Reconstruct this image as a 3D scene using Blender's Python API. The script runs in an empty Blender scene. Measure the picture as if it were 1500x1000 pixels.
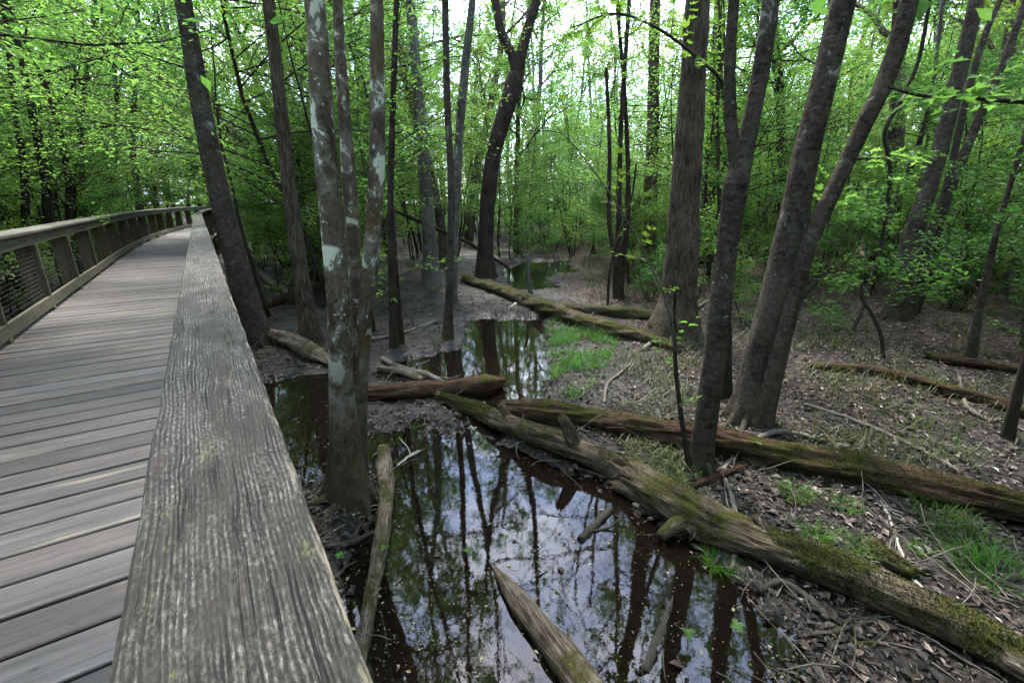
import bpy, math, random
import numpy as np
from mathutils import Vector

PI = math.pi
rng = np.random.default_rng(7)
random.seed(7)
scene = bpy.context.scene
COL = scene.collection

# ------------------------------------------------------------------ camera maths
F = 16 / 36 * 1500
PITCH = math.radians(17.3)
CAMZ = 2.6
DECK = CAMZ - 1.45
CAPZ = DECK + 1.065


def ray(px, py):
    x = (px - 750) / F
    y = (500 - py) / F
    return np.array([x, math.cos(PITCH) + y * math.sin(PITCH), -math.sin(PITCH) + y * math.cos(PITCH)])


def P(px, py, z=0.0):
    d = ray(px, py)
    t = (z - CAMZ) / d[2]
    return d * t + np.array([0, 0, CAMZ])


def PY(px, py, Y):
    d = ray(px, py)
    return d * (Y / d[1]) + np.array([0, 0, CAMZ])


def proj(p):
    x, y, z = p[0], p[1], p[2] - CAMZ
    w = y * math.cos(PITCH) - z * math.sin(PITCH)
    v = y * math.sin(PITCH) + z * math.cos(PITCH)
    return 750 + F * x / w, 500 - F * v / w, w


# ------------------------------------------------------------------ noise
_T = np.random.default_rng(11).random(8192)


def vnoise(x, y, seed=0):
    x = np.asarray(x, float); y = np.asarray(y, float)
    ix = np.floor(x).astype(np.int64); iy = np.floor(y).astype(np.int64)
    fx = x - ix; fy = y - iy
    fx = fx * fx * (3 - 2 * fx); fy = fy * fy * (3 - 2 * fy)

    def h(a, b):
        return _T[((a * 73856093) ^ (b * 19349663) ^ (seed * 83492791)) & 8191]
    a = h(ix, iy); b = h(ix + 1, iy); c = h(ix, iy + 1); d = h(ix + 1, iy + 1)
    return (a + (b - a) * fx) * (1 - fy) + (c + (d - c) * fx) * fy - 0.5


def fbm(x, y, seed=0, o=4):
    s = 0; a = 1.0
    for k in range(o):
        s = s + a * vnoise(x * 2 ** k, y * 2 ** k, seed + k * 17)
        a *= 0.5
    return s


# ------------------------------------------------------------------ terrain
def poly(px, z=0.0):
    return np.array([P(a, b, z)[:2] for a, b in px])


POOLS = [
    poly([(560, 640), (600, 628), (650, 640), (700, 655), (740, 662), (790, 690), (840, 712), (880, 748), (930, 785), (985, 815),
          (1050, 868), (1092, 915), (1125, 965), (1110, 1040), (1010, 1180), (520, 1180), (480, 1060), (515, 950), (528, 850), (560, 760), (560, 690)]),
    poly([(700, 468), (790, 468), (800, 520), (795, 590), (745, 604), (728, 640), (690, 640), (690, 600), (640, 566), (585, 552), (575, 532), (640, 524), (690, 512)]),
    poly([(330, 575), (400, 560), (470, 556), (488, 590), (482, 640), (472, 690), (440, 700), (380, 690), (300, 640)]),
    poly([(738, 396), (775, 384), (828, 381), (842, 396), (800, 405), (812, 420), (760, 424), (752, 408)]),
    poly([(655, 640), (700, 628), (720, 640), (700, 668), (660, 655)]),
]


def sdist(x, y, pg):
    x = np.asarray(x, float); y = np.asarray(y, float)
    d = np.full(x.shape, 1e9); inside = np.zeros(x.shape, bool)
    n = len(pg)
    for i in range(n):
        ax, ay = pg[i]; bx, by = pg[(i + 1) % n]
        ex, ey = bx - ax, by - ay
        t = np.clip(((x - ax) * ex + (y - ay) * ey) / (ex * ex + ey * ey), 0, 1)
        d = np.minimum(d, np.hypot(x - ax - t * ex, y - ay - t * ey))
        c = ((ay > y) != (by > y)) & (x < (bx - ax) * (y - ay) / (by - ay + 1e-12) + ax)
        inside ^= c
    return np.where(inside, -d, d)


def waterdist(x, y):
    d = np.full(np.shape(x), 1e9)
    for pg in POOLS:
        d = np.minimum(d, sdist(x, y, pg))
    return d


def terrain(x, y):
    x = np.asarray(x, float); y = np.asarray(y, float)
    d = waterdist(x, y) + 0.34 * fbm(x * 1.7, y * 1.7, 3, 4) + 0.16 * fbm(x * 6, y * 6, 13, 3)
    up = np.clip((x - 1.2) / 5, 0, 1) * np.clip((y - 2.5) / 4, 0, 1)
    land = 0.075 + 0.09 * fbm(x * 0.7, y * 0.7, 5, 4) + 0.06 * fbm(x * 3.5, y * 3.5, 9, 3) + 0.16 * up
    land = np.maximum(land, 0.018 + 0.03 * vnoise(x * 9, y * 9, 4))
    far = np.clip((np.hypot(x, y) - 22) / 40, 0, 1)
    land = land + far * 0.6
    t = np.clip((d + 0.20) / 0.62, 0, 1); t = t * t * (3 - 2 * t)
    bed = -0.11 + 0.03 * fbm(x * 2, y * 2, 21, 2)
    return bed + (land - bed) * t


def ground(px, py):
    z = 0.08
    for _ in range(6):
        p = P(px, py, z); z = float(terrain(p[0], p[1]))
    return np.array([p[0], p[1], z])


# ------------------------------------------------------------------ mesh builder
class MB:
    def __init__(s):
        s.v = []; s.q = []; s.t = []; s.uv = []; s.n = 0

    def add(s, v, quads=None, tris=None, uv=None):
        v = np.asarray(v, np.float32).reshape(-1, 3)
        if quads is not None and len(quads):
            s.q.append(np.asarray(quads, np.int32).reshape(-1, 4) + s.n)
        if tris is not None and len(tris):
            s.t.append(np.asarray(tris, np.int32).reshape(-1, 3) + s.n)
        s.v.append(v)
        s.uv.append(np.zeros((len(v), 2), np.float32) if uv is None else np.asarray(uv, np.float32).reshape(-1, 2))
        s.n += len(v)

    def mesh(s, name, mat, smooth=True, origin=None):
        v = np.concatenate(s.v) if s.v else np.zeros((0, 3), np.float32)
        if origin is not None:
            v = v - np.asarray(origin, np.float32)
        uv = np.concatenate(s.uv)
        q = np.concatenate(s.q) if s.q else np.zeros((0, 4), np.int32)
        t = np.concatenate(s.t) if s.t else np.zeros((0, 3), np.int32)
        me = bpy.data.meshes.new(name)
        me.vertices.add(len(v)); me.vertices.foreach_set('co', v.ravel())
        li = np.concatenate([q.ravel(), t.ravel()]).astype(np.int32)
        me.loops.add(len(li)); me.loops.foreach_set('vertex_index', li)
        npoly = len(q) + len(t)
        me.polygons.add(npoly)
        ls = np.concatenate([np.arange(len(q)) * 4, len(q) * 4 + np.arange(len(t)) * 3]).astype(np.int32)
        me.polygons.foreach_set('loop_start', ls)
        me.polygons.foreach_set('use_smooth', np.full(npoly, smooth))
        ul = me.uv_layers.new(name='UVMap')
        ul.data.foreach_set('uv', uv[li].ravel())
        me.update(calc_edges=True)
        me.materials.append(mat)
        return me

    def obj(s, name, mat, parent=None, smooth=True, origin=None):
        me = s.mesh(name, mat, smooth, origin)
        o = bpy.data.objects.new(name, me)
        COL.objects.link(o)
        if parent is not None:
            o.parent = parent
        elif origin is not None:
            o.location = origin
        return o


def tag(o, label=None, cat=None, group=None, kind=None):
    if label: o['label'] = label
    if cat: o['category'] = cat
    if group: o['group'] = group
    if kind: o['kind'] = kind
    return o


def empty(name, loc):
    o = bpy.data.objects.new(name, None); o.location = [float(a) for a in loc]
    o.empty_display_size = 0.2
    COL.objects.link(o)
    return o


def norm(a):
    a = np.asarray(a, float)
    return a / (np.linalg.norm(a, axis=-1, keepdims=True) + 1e-9)


def spline(pts, rad, step):
    """Catmull-Rom through control points, resampled"""
    pts = np.asarray(pts, float); rad = np.asarray(rad, float)
    A = np.vstack([2 * pts[0] - pts[1], pts, 2 * pts[-1] - pts[-2]])
    out = []; ro = []
    for i in range(len(pts) - 1):
        p0, p1, p2, p3 = A[i], A[i + 1], A[i + 2], A[i + 3]
        L = np.linalg.norm(p2 - p1)
        n = max(1, int(math.ceil(L / step)))
        for k in range(n):
            t = k / n
            out.append(0.5 * ((2 * p1) + (-p0 + p2) * t + (2 * p0 - 5 * p1 + 4 * p2 - p3) * t * t + (-p0 + 3 * p1 - 3 * p2 + p3) * t ** 3))
            ro.append(rad[i] + (rad[i + 1] - rad[i]) * t)
    out.append(pts[-1]); ro.append(rad[-1])
    return np.array(out), np.array(ro)


def frames(path):
    t = np.gradient(path, axis=0) if len(path) > 2 else np.repeat((path[1:] - path[:1]), 2, 0)
    t = norm(t)
    m = np.abs(path[-1] - path[0])
    ref = np.eye(3)[int(np.argmin(m))]
    a = norm(np.cross(t, ref)); b = np.cross(t, a)
    return t, a, b


def tube(mb, path, rad, seg=6, mod=None, cap=True, jag=0.0, flip_cap=False):
    """mod: (rings, seg) radius multiplier"""
    path = np.asarray(path, float); rad = np.asarray(rad, float)
    n = len(path)
    t, a, b = frames(path)
    th = np.arange(seg) / seg * 2 * PI
    r = rad[:, None] * (mod if mod is not None else np.ones((1, seg)))
    v = path[:, None, :] + r[..., None] * (np.cos(th)[None, :, None] * a[:, None, :] + np.sin(th)[None, :, None] * b[:, None, :])
    if jag > 0:
        rr = np.random.default_rng(int(abs(path[0, 0]) * 1000) + 5)
        for e, sgn in ((0, -1), (-1, 1)):
            j = rr.random(seg) ** 1.5 * jag
            v[e] += sgn * t[e] * j[:, None]
            v[e] += (path[e] - v[e]) * 0.25 * rr.random(seg)[:, None]
    s = np.concatenate([[0], np.cumsum(np.linalg.norm(np.diff(path, axis=0), axis=1))])
    uv = np.stack(np.broadcast_arrays(s[:, None], (th * rad.mean())[None, :]), -1)
    V = v.reshape(-1, 3)
    i = np.arange(n - 1)[:, None] * seg; k = np.arange(seg)[None, :]; k2 = (k + 1) % seg
    q = np.stack([i + k, i + k2, i + seg + k2, i + seg + k], -1).reshape(-1, 4)
    tr = []
    if cap:
        if jag > 0:
            c0 = path[0] + t[0] * rad[0] * 0.8; c1 = path[-1] - t[-1] * rad[-1] * 0.8
        else:
            c0 = path[0]; c1 = path[-1]
        V = np.vstack([V, c0, c1]); uvf = np.vstack([uv.reshape(-1, 2), [0, 0], [s[-1], 0]])
        kk = np.arange(seg); kk2 = (kk + 1) % seg
        tr = np.vstack([np.stack([np.full(seg, n * seg), kk2, kk], -1), np.stack([np.full(seg, n * seg + 1), (n - 1) * seg + kk, (n - 1) * seg + kk2], -1)])
        mb.add(V, q, tr, uvf)
    else:
        mb.add(V, q, None, uv.reshape(-1, 2))


def trunkmod(n, seg, s, seed, amp=0.05, ridge=0.0, ridge_n=9, flare=0.0, fh=0.25, lobes=5):
    """surface irregularity for a trunk: lumps, bark ridges, root flare"""
    th = np.arange(seg) / seg
    S, TH = np.meshgrid(s, th, indexing='ij')
    r1 = np.random.default_rng(seed)
    m = 1 + amp * 2.2 * fbm(np.cos(TH * 2 * PI) * 1.3 + seed % 97, np.sin(TH * 2 * PI) * 1.3 + S * 1.8, seed % 50, 3)
    m += amp * .55 * fbm(np.cos(TH * 2 * PI) * 3.2 + 5, np.sin(TH * 2 * PI) * 3.2 + S * 7, seed % 43 + 3, 3)
    if seg >= 20:
        for _ in range(int(3 + s[-1] * .9)):
            t0, s0 = r1.random(), r1.random() * s[-1]; dt = np.abs((TH - t0 + .5) % 1 - .5)
            m += r1.uniform(.04, .13) * np.exp(-(dt / .055) ** 2 - ((S - s0) / r1.uniform(.03, .08)) ** 2)
    if ridge:
        m += ridge * (np.abs(vnoise(TH * ridge_n * 2 + 0.0, S * 1.3 + 7, seed % 31)) * 2 - 0.5) * np.minimum(1, (np.minimum(TH, 1 - TH)) * 12)
    if flare:
        ph = r1.random() * 6
        lob = 0.5 + 0.5 * np.cos(TH * 2 * PI * lobes + ph + 1.2 * np.sin(TH * 2 * PI + ph))
        m += flare * np.exp(-S / fh) * (0.35 + 0.9 * lob)
    return m


# ------------------------------------------------------------------ materials
def newmat(name):
    m = bpy.data.materials.new(name); m.use_nodes = True
    nt = m.node_tree; nt.nodes.clear()
    return m, nt


class N:
    """tiny node helper"""
    def __init__(s, nt): s.nt = nt

    def n(s, t, ins=None, **kw):
        nd = s.nt.nodes.new(t)
        for k, v in kw.items(): setattr(nd, k, v)
        for k, v in (ins or {}).items():
            if hasattr(v, 'is_output') or isinstance(v, bpy.types.NodeSocket):
                s.nt.links.new(v, nd.inputs[k])
            else:
                nd.inputs[k].default_value = v
        return nd

    def math(s, op, a, b=0.0, c=0.0, clamp=False):
        return s.n('ShaderNodeMath', {0: a, 1: b, 2: c}, operation=op, use_clamp=clamp).outputs[0]

    def noise(s, vec, scale, detail=4, rough=0.55, dist=0.0):
        nd = s.n('ShaderNodeTexNoise', {'Vector': vec, 'Scale': scale, 'Detail': detail, 'Roughness': rough, 'Distortion': dist})
        return nd.outputs[0]

    def vor(s, vec, scale, feature='F1'):
        return s.n('ShaderNodeTexVoronoi', {'Vector': vec, 'Scale': scale}, feature=feature)

    def mapping(s, vec, scale, loc=(0, 0, 0)):
        return s.n('ShaderNodeMapping', {'Vector': vec, 'Scale': scale, 'Location': loc}).outputs[0]

    def ramp(s, fac, stops, interp='LINEAR'):
        nd = s.n('ShaderNodeValToRGB', {0: fac}); cr = nd.color_ramp; cr.interpolation = interp
        while len(cr.elements) < len(stops): cr.elements.new(0.5)
        for e, (p, c) in zip(cr.elements, stops):
            e.position = p; e.color = (*c, 1) if len(c) == 3 else c
        return nd.outputs[0]

    def step(s, x, lo, hi):
        return s.n('ShaderNodeMapRange', {0: x, 1: lo, 2: hi, 3: 0.0, 4: 1.0}, interpolation_type='SMOOTHSTEP').outputs[0]

    def mix(s, f, a, b, blend='MIX'):
        nd = s.n('ShaderNodeMix', data_type='RGBA', blend_type=blend)
        for k, v in ((0, f), (6, a), (7, b)):
            if isinstance(v, bpy.types.NodeSocket): s.nt.links.new(v, nd.inputs[k])
            else: nd.inputs[k].default_value = v if k == 0 else ((*v, 1) if len(v) == 3 else v)
        return nd.outputs[2]

    def bump(s, h, dist, strength=1.0, prev=None):
        ins = {'Height': h, 'Distance': dist, 'Strength': strength}
        if prev is not None: ins['Normal'] = prev
        return s.n('ShaderNodeBump', ins).outputs[0]

    def pbr(s, col, rough=0.8, normal=None, spec=0.3, extra=None):
        ins = {'Base Color': col if isinstance(col, bpy.types.NodeSocket) else (*col, 1), 'Roughness': rough, 'Specular IOR Level': spec}
        if normal is not None: ins['Normal'] = normal
        ins.update(extra or {})
        return s.n('ShaderNodeBsdfPrincipled', ins).outputs[0]

    def out(s, sh):
        s.n('ShaderNodeOutputMaterial', {'Surface': sh})


def bark(name, dark, light, vs=0.22, scale=22, lichen=0.0, lichen_col=(0.42, 0.46, 0.42), moss_h=0.6, moss=0.6, rust=0.0, bumpd=0.02, furrow=False):
    m, nt = newmat(name); g = N(nt)
    tc = g.n('ShaderNodeTexCoord').outputs['Object']
    oi = g.n('ShaderNodeObjectInfo').outputs['Random']
    off = g.n('ShaderNodeVectorMath', {0: tc, 1: g.n('ShaderNodeCombineXYZ', {0: g.math('MULTIPLY', oi, 37.0), 1: oi, 2: g.math('MULTIPLY', oi, 11.0)}).outputs[0]}, operation='ADD').outputs[0]
    mp = g.mapping(off, (1, 1, vs))
    n1 = g.noise(mp, scale, 6, 0.62, 0.6)
    n2 = g.noise(off, 2.6, 5, 0.6)
    n3 = g.noise(g.mapping(off, (1, 1, .6)), 60, 5, 0.7)
    if furrow:
        wv = g.vor(g.mapping(off, (1, 1, 0.07)), 42, 'DISTANCE_TO_EDGE').outputs['Distance']
        n1 = g.math('ADD', g.math('MULTIPLY', g.step(wv, 0.0, 0.25), 0.3), g.math('MULTIPLY', n1, 0.68))
    f = g.math('ADD', g.math('MULTIPLY', n1, 0.75), g.math('MULTIPLY', n2, 0.6))
    f = g.math('ADD', g.math('SUBTRACT', f, 0.075), g.math('MULTIPLY', 0.0, n1))
    f = g.math('ADD', f, g.math('MULTIPLY', g.math('SUBTRACT', n3, 0.5), 0.6))
    col = g.ramp(f, [(0.36, dark), (0.62, tuple(0.5 * (a + b) for a, b in zip(dark, light))), (0.85, light)])
    sep = g.n('ShaderNodeSeparateXYZ', {0: tc}).outputs[2]
    if rust:
        rm = g.math('MULTIPLY', g.step(g.noise(off, 3.1, 4, 0.6), 0.52, 0.66), rust)
        col = g.mix(rm, col, (0.12, 0.062, 0.022))
    hh = g.n('ShaderNodeMath', {0: n3, 1: 0.0}, operation='ADD').outputs[0]
    if lichen:
        l1 = g.noise(g.mapping(off, (1, 1, 0.8)), 7.2, 7, 0.66, 0.5)
        l2 = g.noise(off, 2.1, 2, 0.5)
        lf = g.math('ADD', l1, g.math('MULTIPLY', l2, 0.35))
        th = 0.905 - 0.11 * lichen
        lm = g.step(lf, th, th + 0.025)
        lm2 = g.step(g.noise(off, 19, 3, 0.55), 0.69 - 0.03 * lichen, 0.72 - 0.03 * lichen)
        mid = g.mix(g.step(lf, th - 0.11, th - 0.02), col, tuple(0.55 * a for a in lichen_col))
        col = g.mix(g.math('MULTIPLY', g.step(sep, 0.4, 1.4), 0.3), col, mid)
        lmm = g.math('MULTIPLY', g.math('MAXIMUM', lm, g.math('MULTIPLY', lm2, 0.75)), g.step(sep, 0.8, 1.7))
        col = g.mix(g.math('MULTIPLY', lmm, 0.92), col, g.mix(n3, tuple(0.8 * a for a in lichen_col), tuple(1.15 * a for a in lichen_col)))
        hh = g.math('ADD', hh, g.math('MULTIPLY', lmm, 0.4))
    mm = g.math('MULTIPLY', g.step(g.math('ADD', sep, g.math('MULTIPLY', n2, moss_h * 1.6)), moss_h * 2.0, moss_h * 0.5), g.math('MULTIPLY', g.step(n2, 0.3, 0.6), moss))
    col = g.mix(mm, col, g.mix(n3, (0.010, 0.013, 0.004), (0.036, 0.040, 0.010)))
    hgt = g.math('ADD', g.math('MULTIPLY', n1, 1.0), g.math('MULTIPLY', hh, 0.25))
    nb = g.bump(hgt, bumpd, 0.9)
    g.out(g.pbr(col, 0.92, nb, 0.06))
    return m


M_LICHEN = bark('lichen_bark', (0.020, 0.014, 0.010), (0.15, 0.118, 0.090), vs=0.6, scale=17, lichen=1.32, rust=0.3, moss_h=0.8, moss=0.9, bumpd=0.015, lichen_col=(0.56, 0.555, 0.49))
M_SMOOTH = bark('smooth_bark', (0.009, 0.0068, 0.0055), (0.098, 0.080, 0.064), vs=1.5, scale=14, lichen=0.6, lichen_col=(0.22, 0.22, 0.20), moss_h=0.5, bumpd=0.022)
M_DARK = bark('dark_bark', (0.008, 0.006, 0.005), (0.060, 0.047, 0.036), vs=0.2, scale=26, lichen=0.12, lichen_col=(0.24, 0.24, 0.22), moss_h=0.4, bumpd=0.016)
M_OAK = bark('oak_bark', (0.014, 0.0105, 0.0075), (0.135, 0.106, 0.08), vs=0.16, scale=24, furrow=True, moss_h=0.7, moss=0.7, bumpd=0.03)
M_PALE = bark('pale_bark', (0.028, 0.025, 0.022), (0.14, 0.13, 0.118), vs=0.4, scale=18, lichen=0.55, lichen_col=(0.38, 0.40, 0.38), moss_h=0.4, bumpd=0.008)
M_TWIG = bark('twig_bark', (0.02, 0.017, 0.014), (0.07, 0.06, 0.05), vs=0.3, scale=30, moss_h=0.1, moss=0.2, bumpd=0.004)


def leafmat(name, c1, c2, trans=0.45, tcol=(1.0, 1.15, 0.6)):
    m, nt = newmat(name); g = N(nt)
    ri = g.n('ShaderNodeNewGeometry').outputs['Random Per Island']
    oi = g.n('ShaderNodeObjectInfo').outputs['Random']
    col = g.mix(ri, c1, c2)
    hs = g.n('ShaderNodeHueSaturation', {'Hue': g.math('ADD', 0.485, g.math('MULTIPLY', oi, 0.03)), 'Saturation': 1.0,
                                         'Value': g.math('ADD', 0.8, g.math('MULTIPLY', g.math('FRACT', g.math('MULTIPLY', oi, 7.31)), 0.4)), 'Color': col}).outputs[0]
    p = g.pbr(hs, 0.5, None, 0.22)
    tcn = g.mix(1.0, hs, tcol, 'MULTIPLY')
    t = g.n('ShaderNodeBsdfTranslucent', {'Color': tcn}).outputs[0]
    g.out(g.n('ShaderNodeMixShader', {0: trans, 1: p, 2: t}).outputs[0])
    return m


M_LEAF = leafmat('spring_leaf', (0.070, 0.152, 0.034), (0.130, 0.222, 0.058), 0.64, (1.3, 1.4, 0.95))
M_LEAF_Y = leafmat('young_leaf', (0.10, 0.185, 0.034), (0.16, 0.24, 0.055), 0.5, (1.15, 1.2, 0.7))
M_LEAF_D = leafmat('dark_leaf', (0.035, 0.098, 0.024), (0.072, 0.155, 0.038), 0.45)
M_GRASS = leafmat('grass_blade', (0.036, 0.112, 0.014), (0.080, 0.175, 0.024), 0.45)
M_MOSS = leafmat('moss', (0.018, 0.024, 0.005), (0.075, 0.080, 0.018), 0.2)
M_DRY = leafmat('dry_grass', (0.045, 0.070, 0.020), (0.125, 0.125, 0.055), 0.3, (1, 1, 0.9))


def littermat():
    m, nt = newmat('dead_leaf'); g = N(nt)
    ri = g.n('ShaderNodeNewGeometry').outputs['Random Per Island']
    col = g.ramp(ri, [(0.0, (0.006, 0.004, 0.003)), (0.5, (0.019, 0.013, 0.0096)), (0.8, (0.046, 0.032, 0.024)), (0.95, (0.098, 0.070, 0.053)), (1.0, (0.16, 0.125, 0.10))])
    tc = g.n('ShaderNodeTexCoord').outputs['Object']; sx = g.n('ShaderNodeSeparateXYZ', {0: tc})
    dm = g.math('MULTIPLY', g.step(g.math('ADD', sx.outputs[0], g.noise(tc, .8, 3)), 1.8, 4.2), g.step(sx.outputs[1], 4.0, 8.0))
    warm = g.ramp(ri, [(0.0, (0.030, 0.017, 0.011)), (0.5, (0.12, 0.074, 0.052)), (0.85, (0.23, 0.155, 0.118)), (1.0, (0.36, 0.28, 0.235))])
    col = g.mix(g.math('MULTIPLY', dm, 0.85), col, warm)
    rg = g.math('ADD', 0.35, g.math('MULTIPLY', g.math('FRACT', g.math('MULTIPLY', ri, 13.7)), 0.5))
    g.out(g.pbr(col, rg, None, 0.35))
    return m


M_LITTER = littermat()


def groundmat():
    m, nt = newmat('mud'); g = N(nt)
    tc = g.n('ShaderNodeTexCoord').outputs['Object']
    sx = g.n('ShaderNodeSeparateXYZ', {0: tc})
    n1 = g.noise(tc, 1.2, 6, 0.6); n2 = g.noise(tc, 13, 6, 0.65); n3 = g.noise(tc, 60, 4, 0.6)
    v = g.vor(g.mapping(tc, (1, 1, 0.3)), 17)
    lit = g.ramp(g.n('ShaderNodeSeparateColor', {0: v.outputs['Color']}).outputs[0], [(0.0, (0.006, 0.0045, 0.0035)), (0.5, (0.018, 0.0135, 0.011)), (0.85, (0.042, 0.031, 0.025)), (1.0, (0.08, 0.060, 0.048))])
    mud = g.ramp(g.math('ADD', g.math('MULTIPLY', n2, 0.6), g.math('MULTIPLY', n1, 0.4)), [(0.35, (0.004, 0.0028, 0.0021)), (0.6, (0.0115, 0.0082, 0.006)), (0.8, (0.027, 0.0195, 0.0142))])
    wet = g.step(g.math('ADD', sx.outputs[2], g.math('MULTIPLY', g.math('SUBTRACT', n1, 0.5), 0.08)), 0.13, 0.03)
    col = g.mix(g.math('MULTIPLY', g.math('SUBTRACT', 1.0, wet), 0.8), mud, lit)
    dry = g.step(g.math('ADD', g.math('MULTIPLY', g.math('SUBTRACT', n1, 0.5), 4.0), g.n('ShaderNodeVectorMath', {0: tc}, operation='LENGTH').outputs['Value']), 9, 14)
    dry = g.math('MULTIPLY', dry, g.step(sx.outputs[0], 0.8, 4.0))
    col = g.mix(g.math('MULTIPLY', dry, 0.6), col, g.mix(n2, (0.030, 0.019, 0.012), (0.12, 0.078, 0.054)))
    gm = g.math('MULTIPLY', g.step(g.noise(tc, 0.9, 5, 0.6), 0.56, 0.68), 0.35)
    col = g.mix(gm, col, (0.035, 0.045, 0.015))
    under = g.step(sx.outputs[2], 0.005, -0.05)
    col = g.mix(under, col, g.mix(n2, (0.012, 0.008, 0.005), (0.042, 0.027, 0.015)))
    rg = g.n('ShaderNodeMapRange', {0: wet, 3: 0.9, 4: 0.3}).outputs[0]
    h = g.math('ADD', g.math('MULTIPLY', n2, 0.7), g.math('ADD', g.math('MULTIPLY', n3, 0.25), g.math('MULTIPLY', v.outputs['Distance'], 0.6)))
    g.out(g.pbr(col, rg, g.bump(h, 0.035, 0.9), 0.22))
    return m


def watermat():
    m, nt = newmat('swamp_water'); g = N(nt)
    tc = g.n('ShaderNodeTexCoord').outputs['Object']
    nb = g.bump(g.noise(tc, 2.5, 2, 0.5), 0.004, 0.25)
    nb = g.bump(g.noise(tc, 30, 2, 0.5), 0.0006, 0.2, nb)
    fr = g.n('ShaderNodeFresnel', {'IOR': 1.44, 'Normal': nb}).outputs[0]
    body = g.n('ShaderNodeMixShader', {0: g.math('ADD', 0.30, g.math('MULTIPLY', g.noise(tc, 1.4, 4, 0.6), 0.5)), 1: g.n('ShaderNodeBsdfTransparent', {'Color': (0.30, 0.25, 0.19, 1)}).outputs[0],
                                       2: g.n('ShaderNodeBsdfDiffuse', {'Color': (0.007, 0.005, 0.0035, 1)}).outputs[0]}).outputs[0]
    gl = g.n('ShaderNodeBsdfGlossy', {'Color': (1, 1, 1, 1), 'Roughness': 0.015, 'Normal': nb}).outputs[0]
    g.out(g.n('ShaderNodeMixShader', {0: fr, 1: body, 2: gl}).outputs[0])
    return m


def logmat(name, dark, light, moss, mosscol=((0.016, 0.019, 0.005), (0.062, 0.060, 0.014)), grain=60, pale=0.0, bumpd=0.02):
    m, nt = newmat(name); g = N(nt)
    geo = g.n('ShaderNodeNewGeometry')
    tcn = g.n('ShaderNodeTexCoord'); tc = tcn.outputs['Object']; uv = tcn.outputs['UV']
    n1 = g.noise(g.mapping(uv, (1, 11, 1)), grain / 8, 6, 0.65, 0.4)
    n2 = g.noise(tc, 4, 5, 0.6); n3 = g.noise(tc, 50, 4, 0.6)
    f = g.math('ADD', g.math('MULTIPLY', n1, 0.8), g.math('MULTIPLY', n2, 0.35))
    col = g.ramp(f, [(0.36, tuple(0.35 * a for a in dark)), (0.5, dark), (0.74, light)])
    if pale:
        pm = g.step(g.noise(tc, 3.3, 4, 0.6), 0.55, 0.68)
        col = g.mix(g.math('MULTIPLY', pm, pale), col, g.ramp(n1, [(0.3, (0.07, 0.056, 0.040)), (0.7, (0.25, 0.205, 0.155))]))
    up = g.n('ShaderNodeSeparateXYZ', {0: geo.outputs['Normal']}).outputs[2]
    mf = g.step(g.math('ADD', g.math('MULTIPLY', up, 0.12), g.noise(tc, 2.6, 5, 0.62)), 0.66 - 0.25 * moss, 0.76 - 0.25 * moss)
    mf = g.math('MULTIPLY', mf, g.step(n3, 0.3, 0.5))
    col = g.mix(mf, col, g.mix(n3, *mosscol))
    lp = g.step(g.noise(tc, 11, 4, 0.6), 0.66, 0.70)
    col = g.mix(g.math('MULTIPLY', lp, 0.45), col, (0.22, 0.23, 0.18))
    h = g.math('ADD', n1, g.math('ADD', g.math('MULTIPLY', n3, 0.3), g.math('MULTIPLY', mf, 0.25)))
    g.out(g.pbr(col, 0.9, g.bump(h, bumpd, 1.0), 0.08))
    return m


M_ROT = logmat('rotten_wood', (0.024, 0.013, 0.008), (0.105, 0.062, 0.039), 0.1, bumpd=0.03)
M_ROTMOSS = logmat('mossy_rotten_wood', (0.022, 0.013, 0.008), (0.094, 0.059, 0.038), 0.25, bumpd=0.03)
M_LOG = logmat('grey_log_bark', (0.030, 0.022, 0.015), (0.135, 0.103, 0.070), 0.36, pale=0.8, bumpd=0.02)
M_MOSSLOG = logmat('mossy_log_bark', (0.036, 0.029, 0.019), (0.13, 0.105, 0.07), 0.5, bumpd=0.025)
M_WEATHER = logmat('weathered_wood', (0.040, 0.030, 0.022), (0.20, 0.158, 0.118), 0.1, pale=0.4, bumpd=0.015)
M_STICK = logmat('dead_stick', (0.06, 0.05, 0.042), (0.19, 0.165, 0.14), 0.05, bumpd=0.004)
M_PALESTICK = logmat('pale_stick', (0.16, 0.14, 0.12), (0.42, 0.39, 0.35), 0.0, bumpd=0.004)


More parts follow.
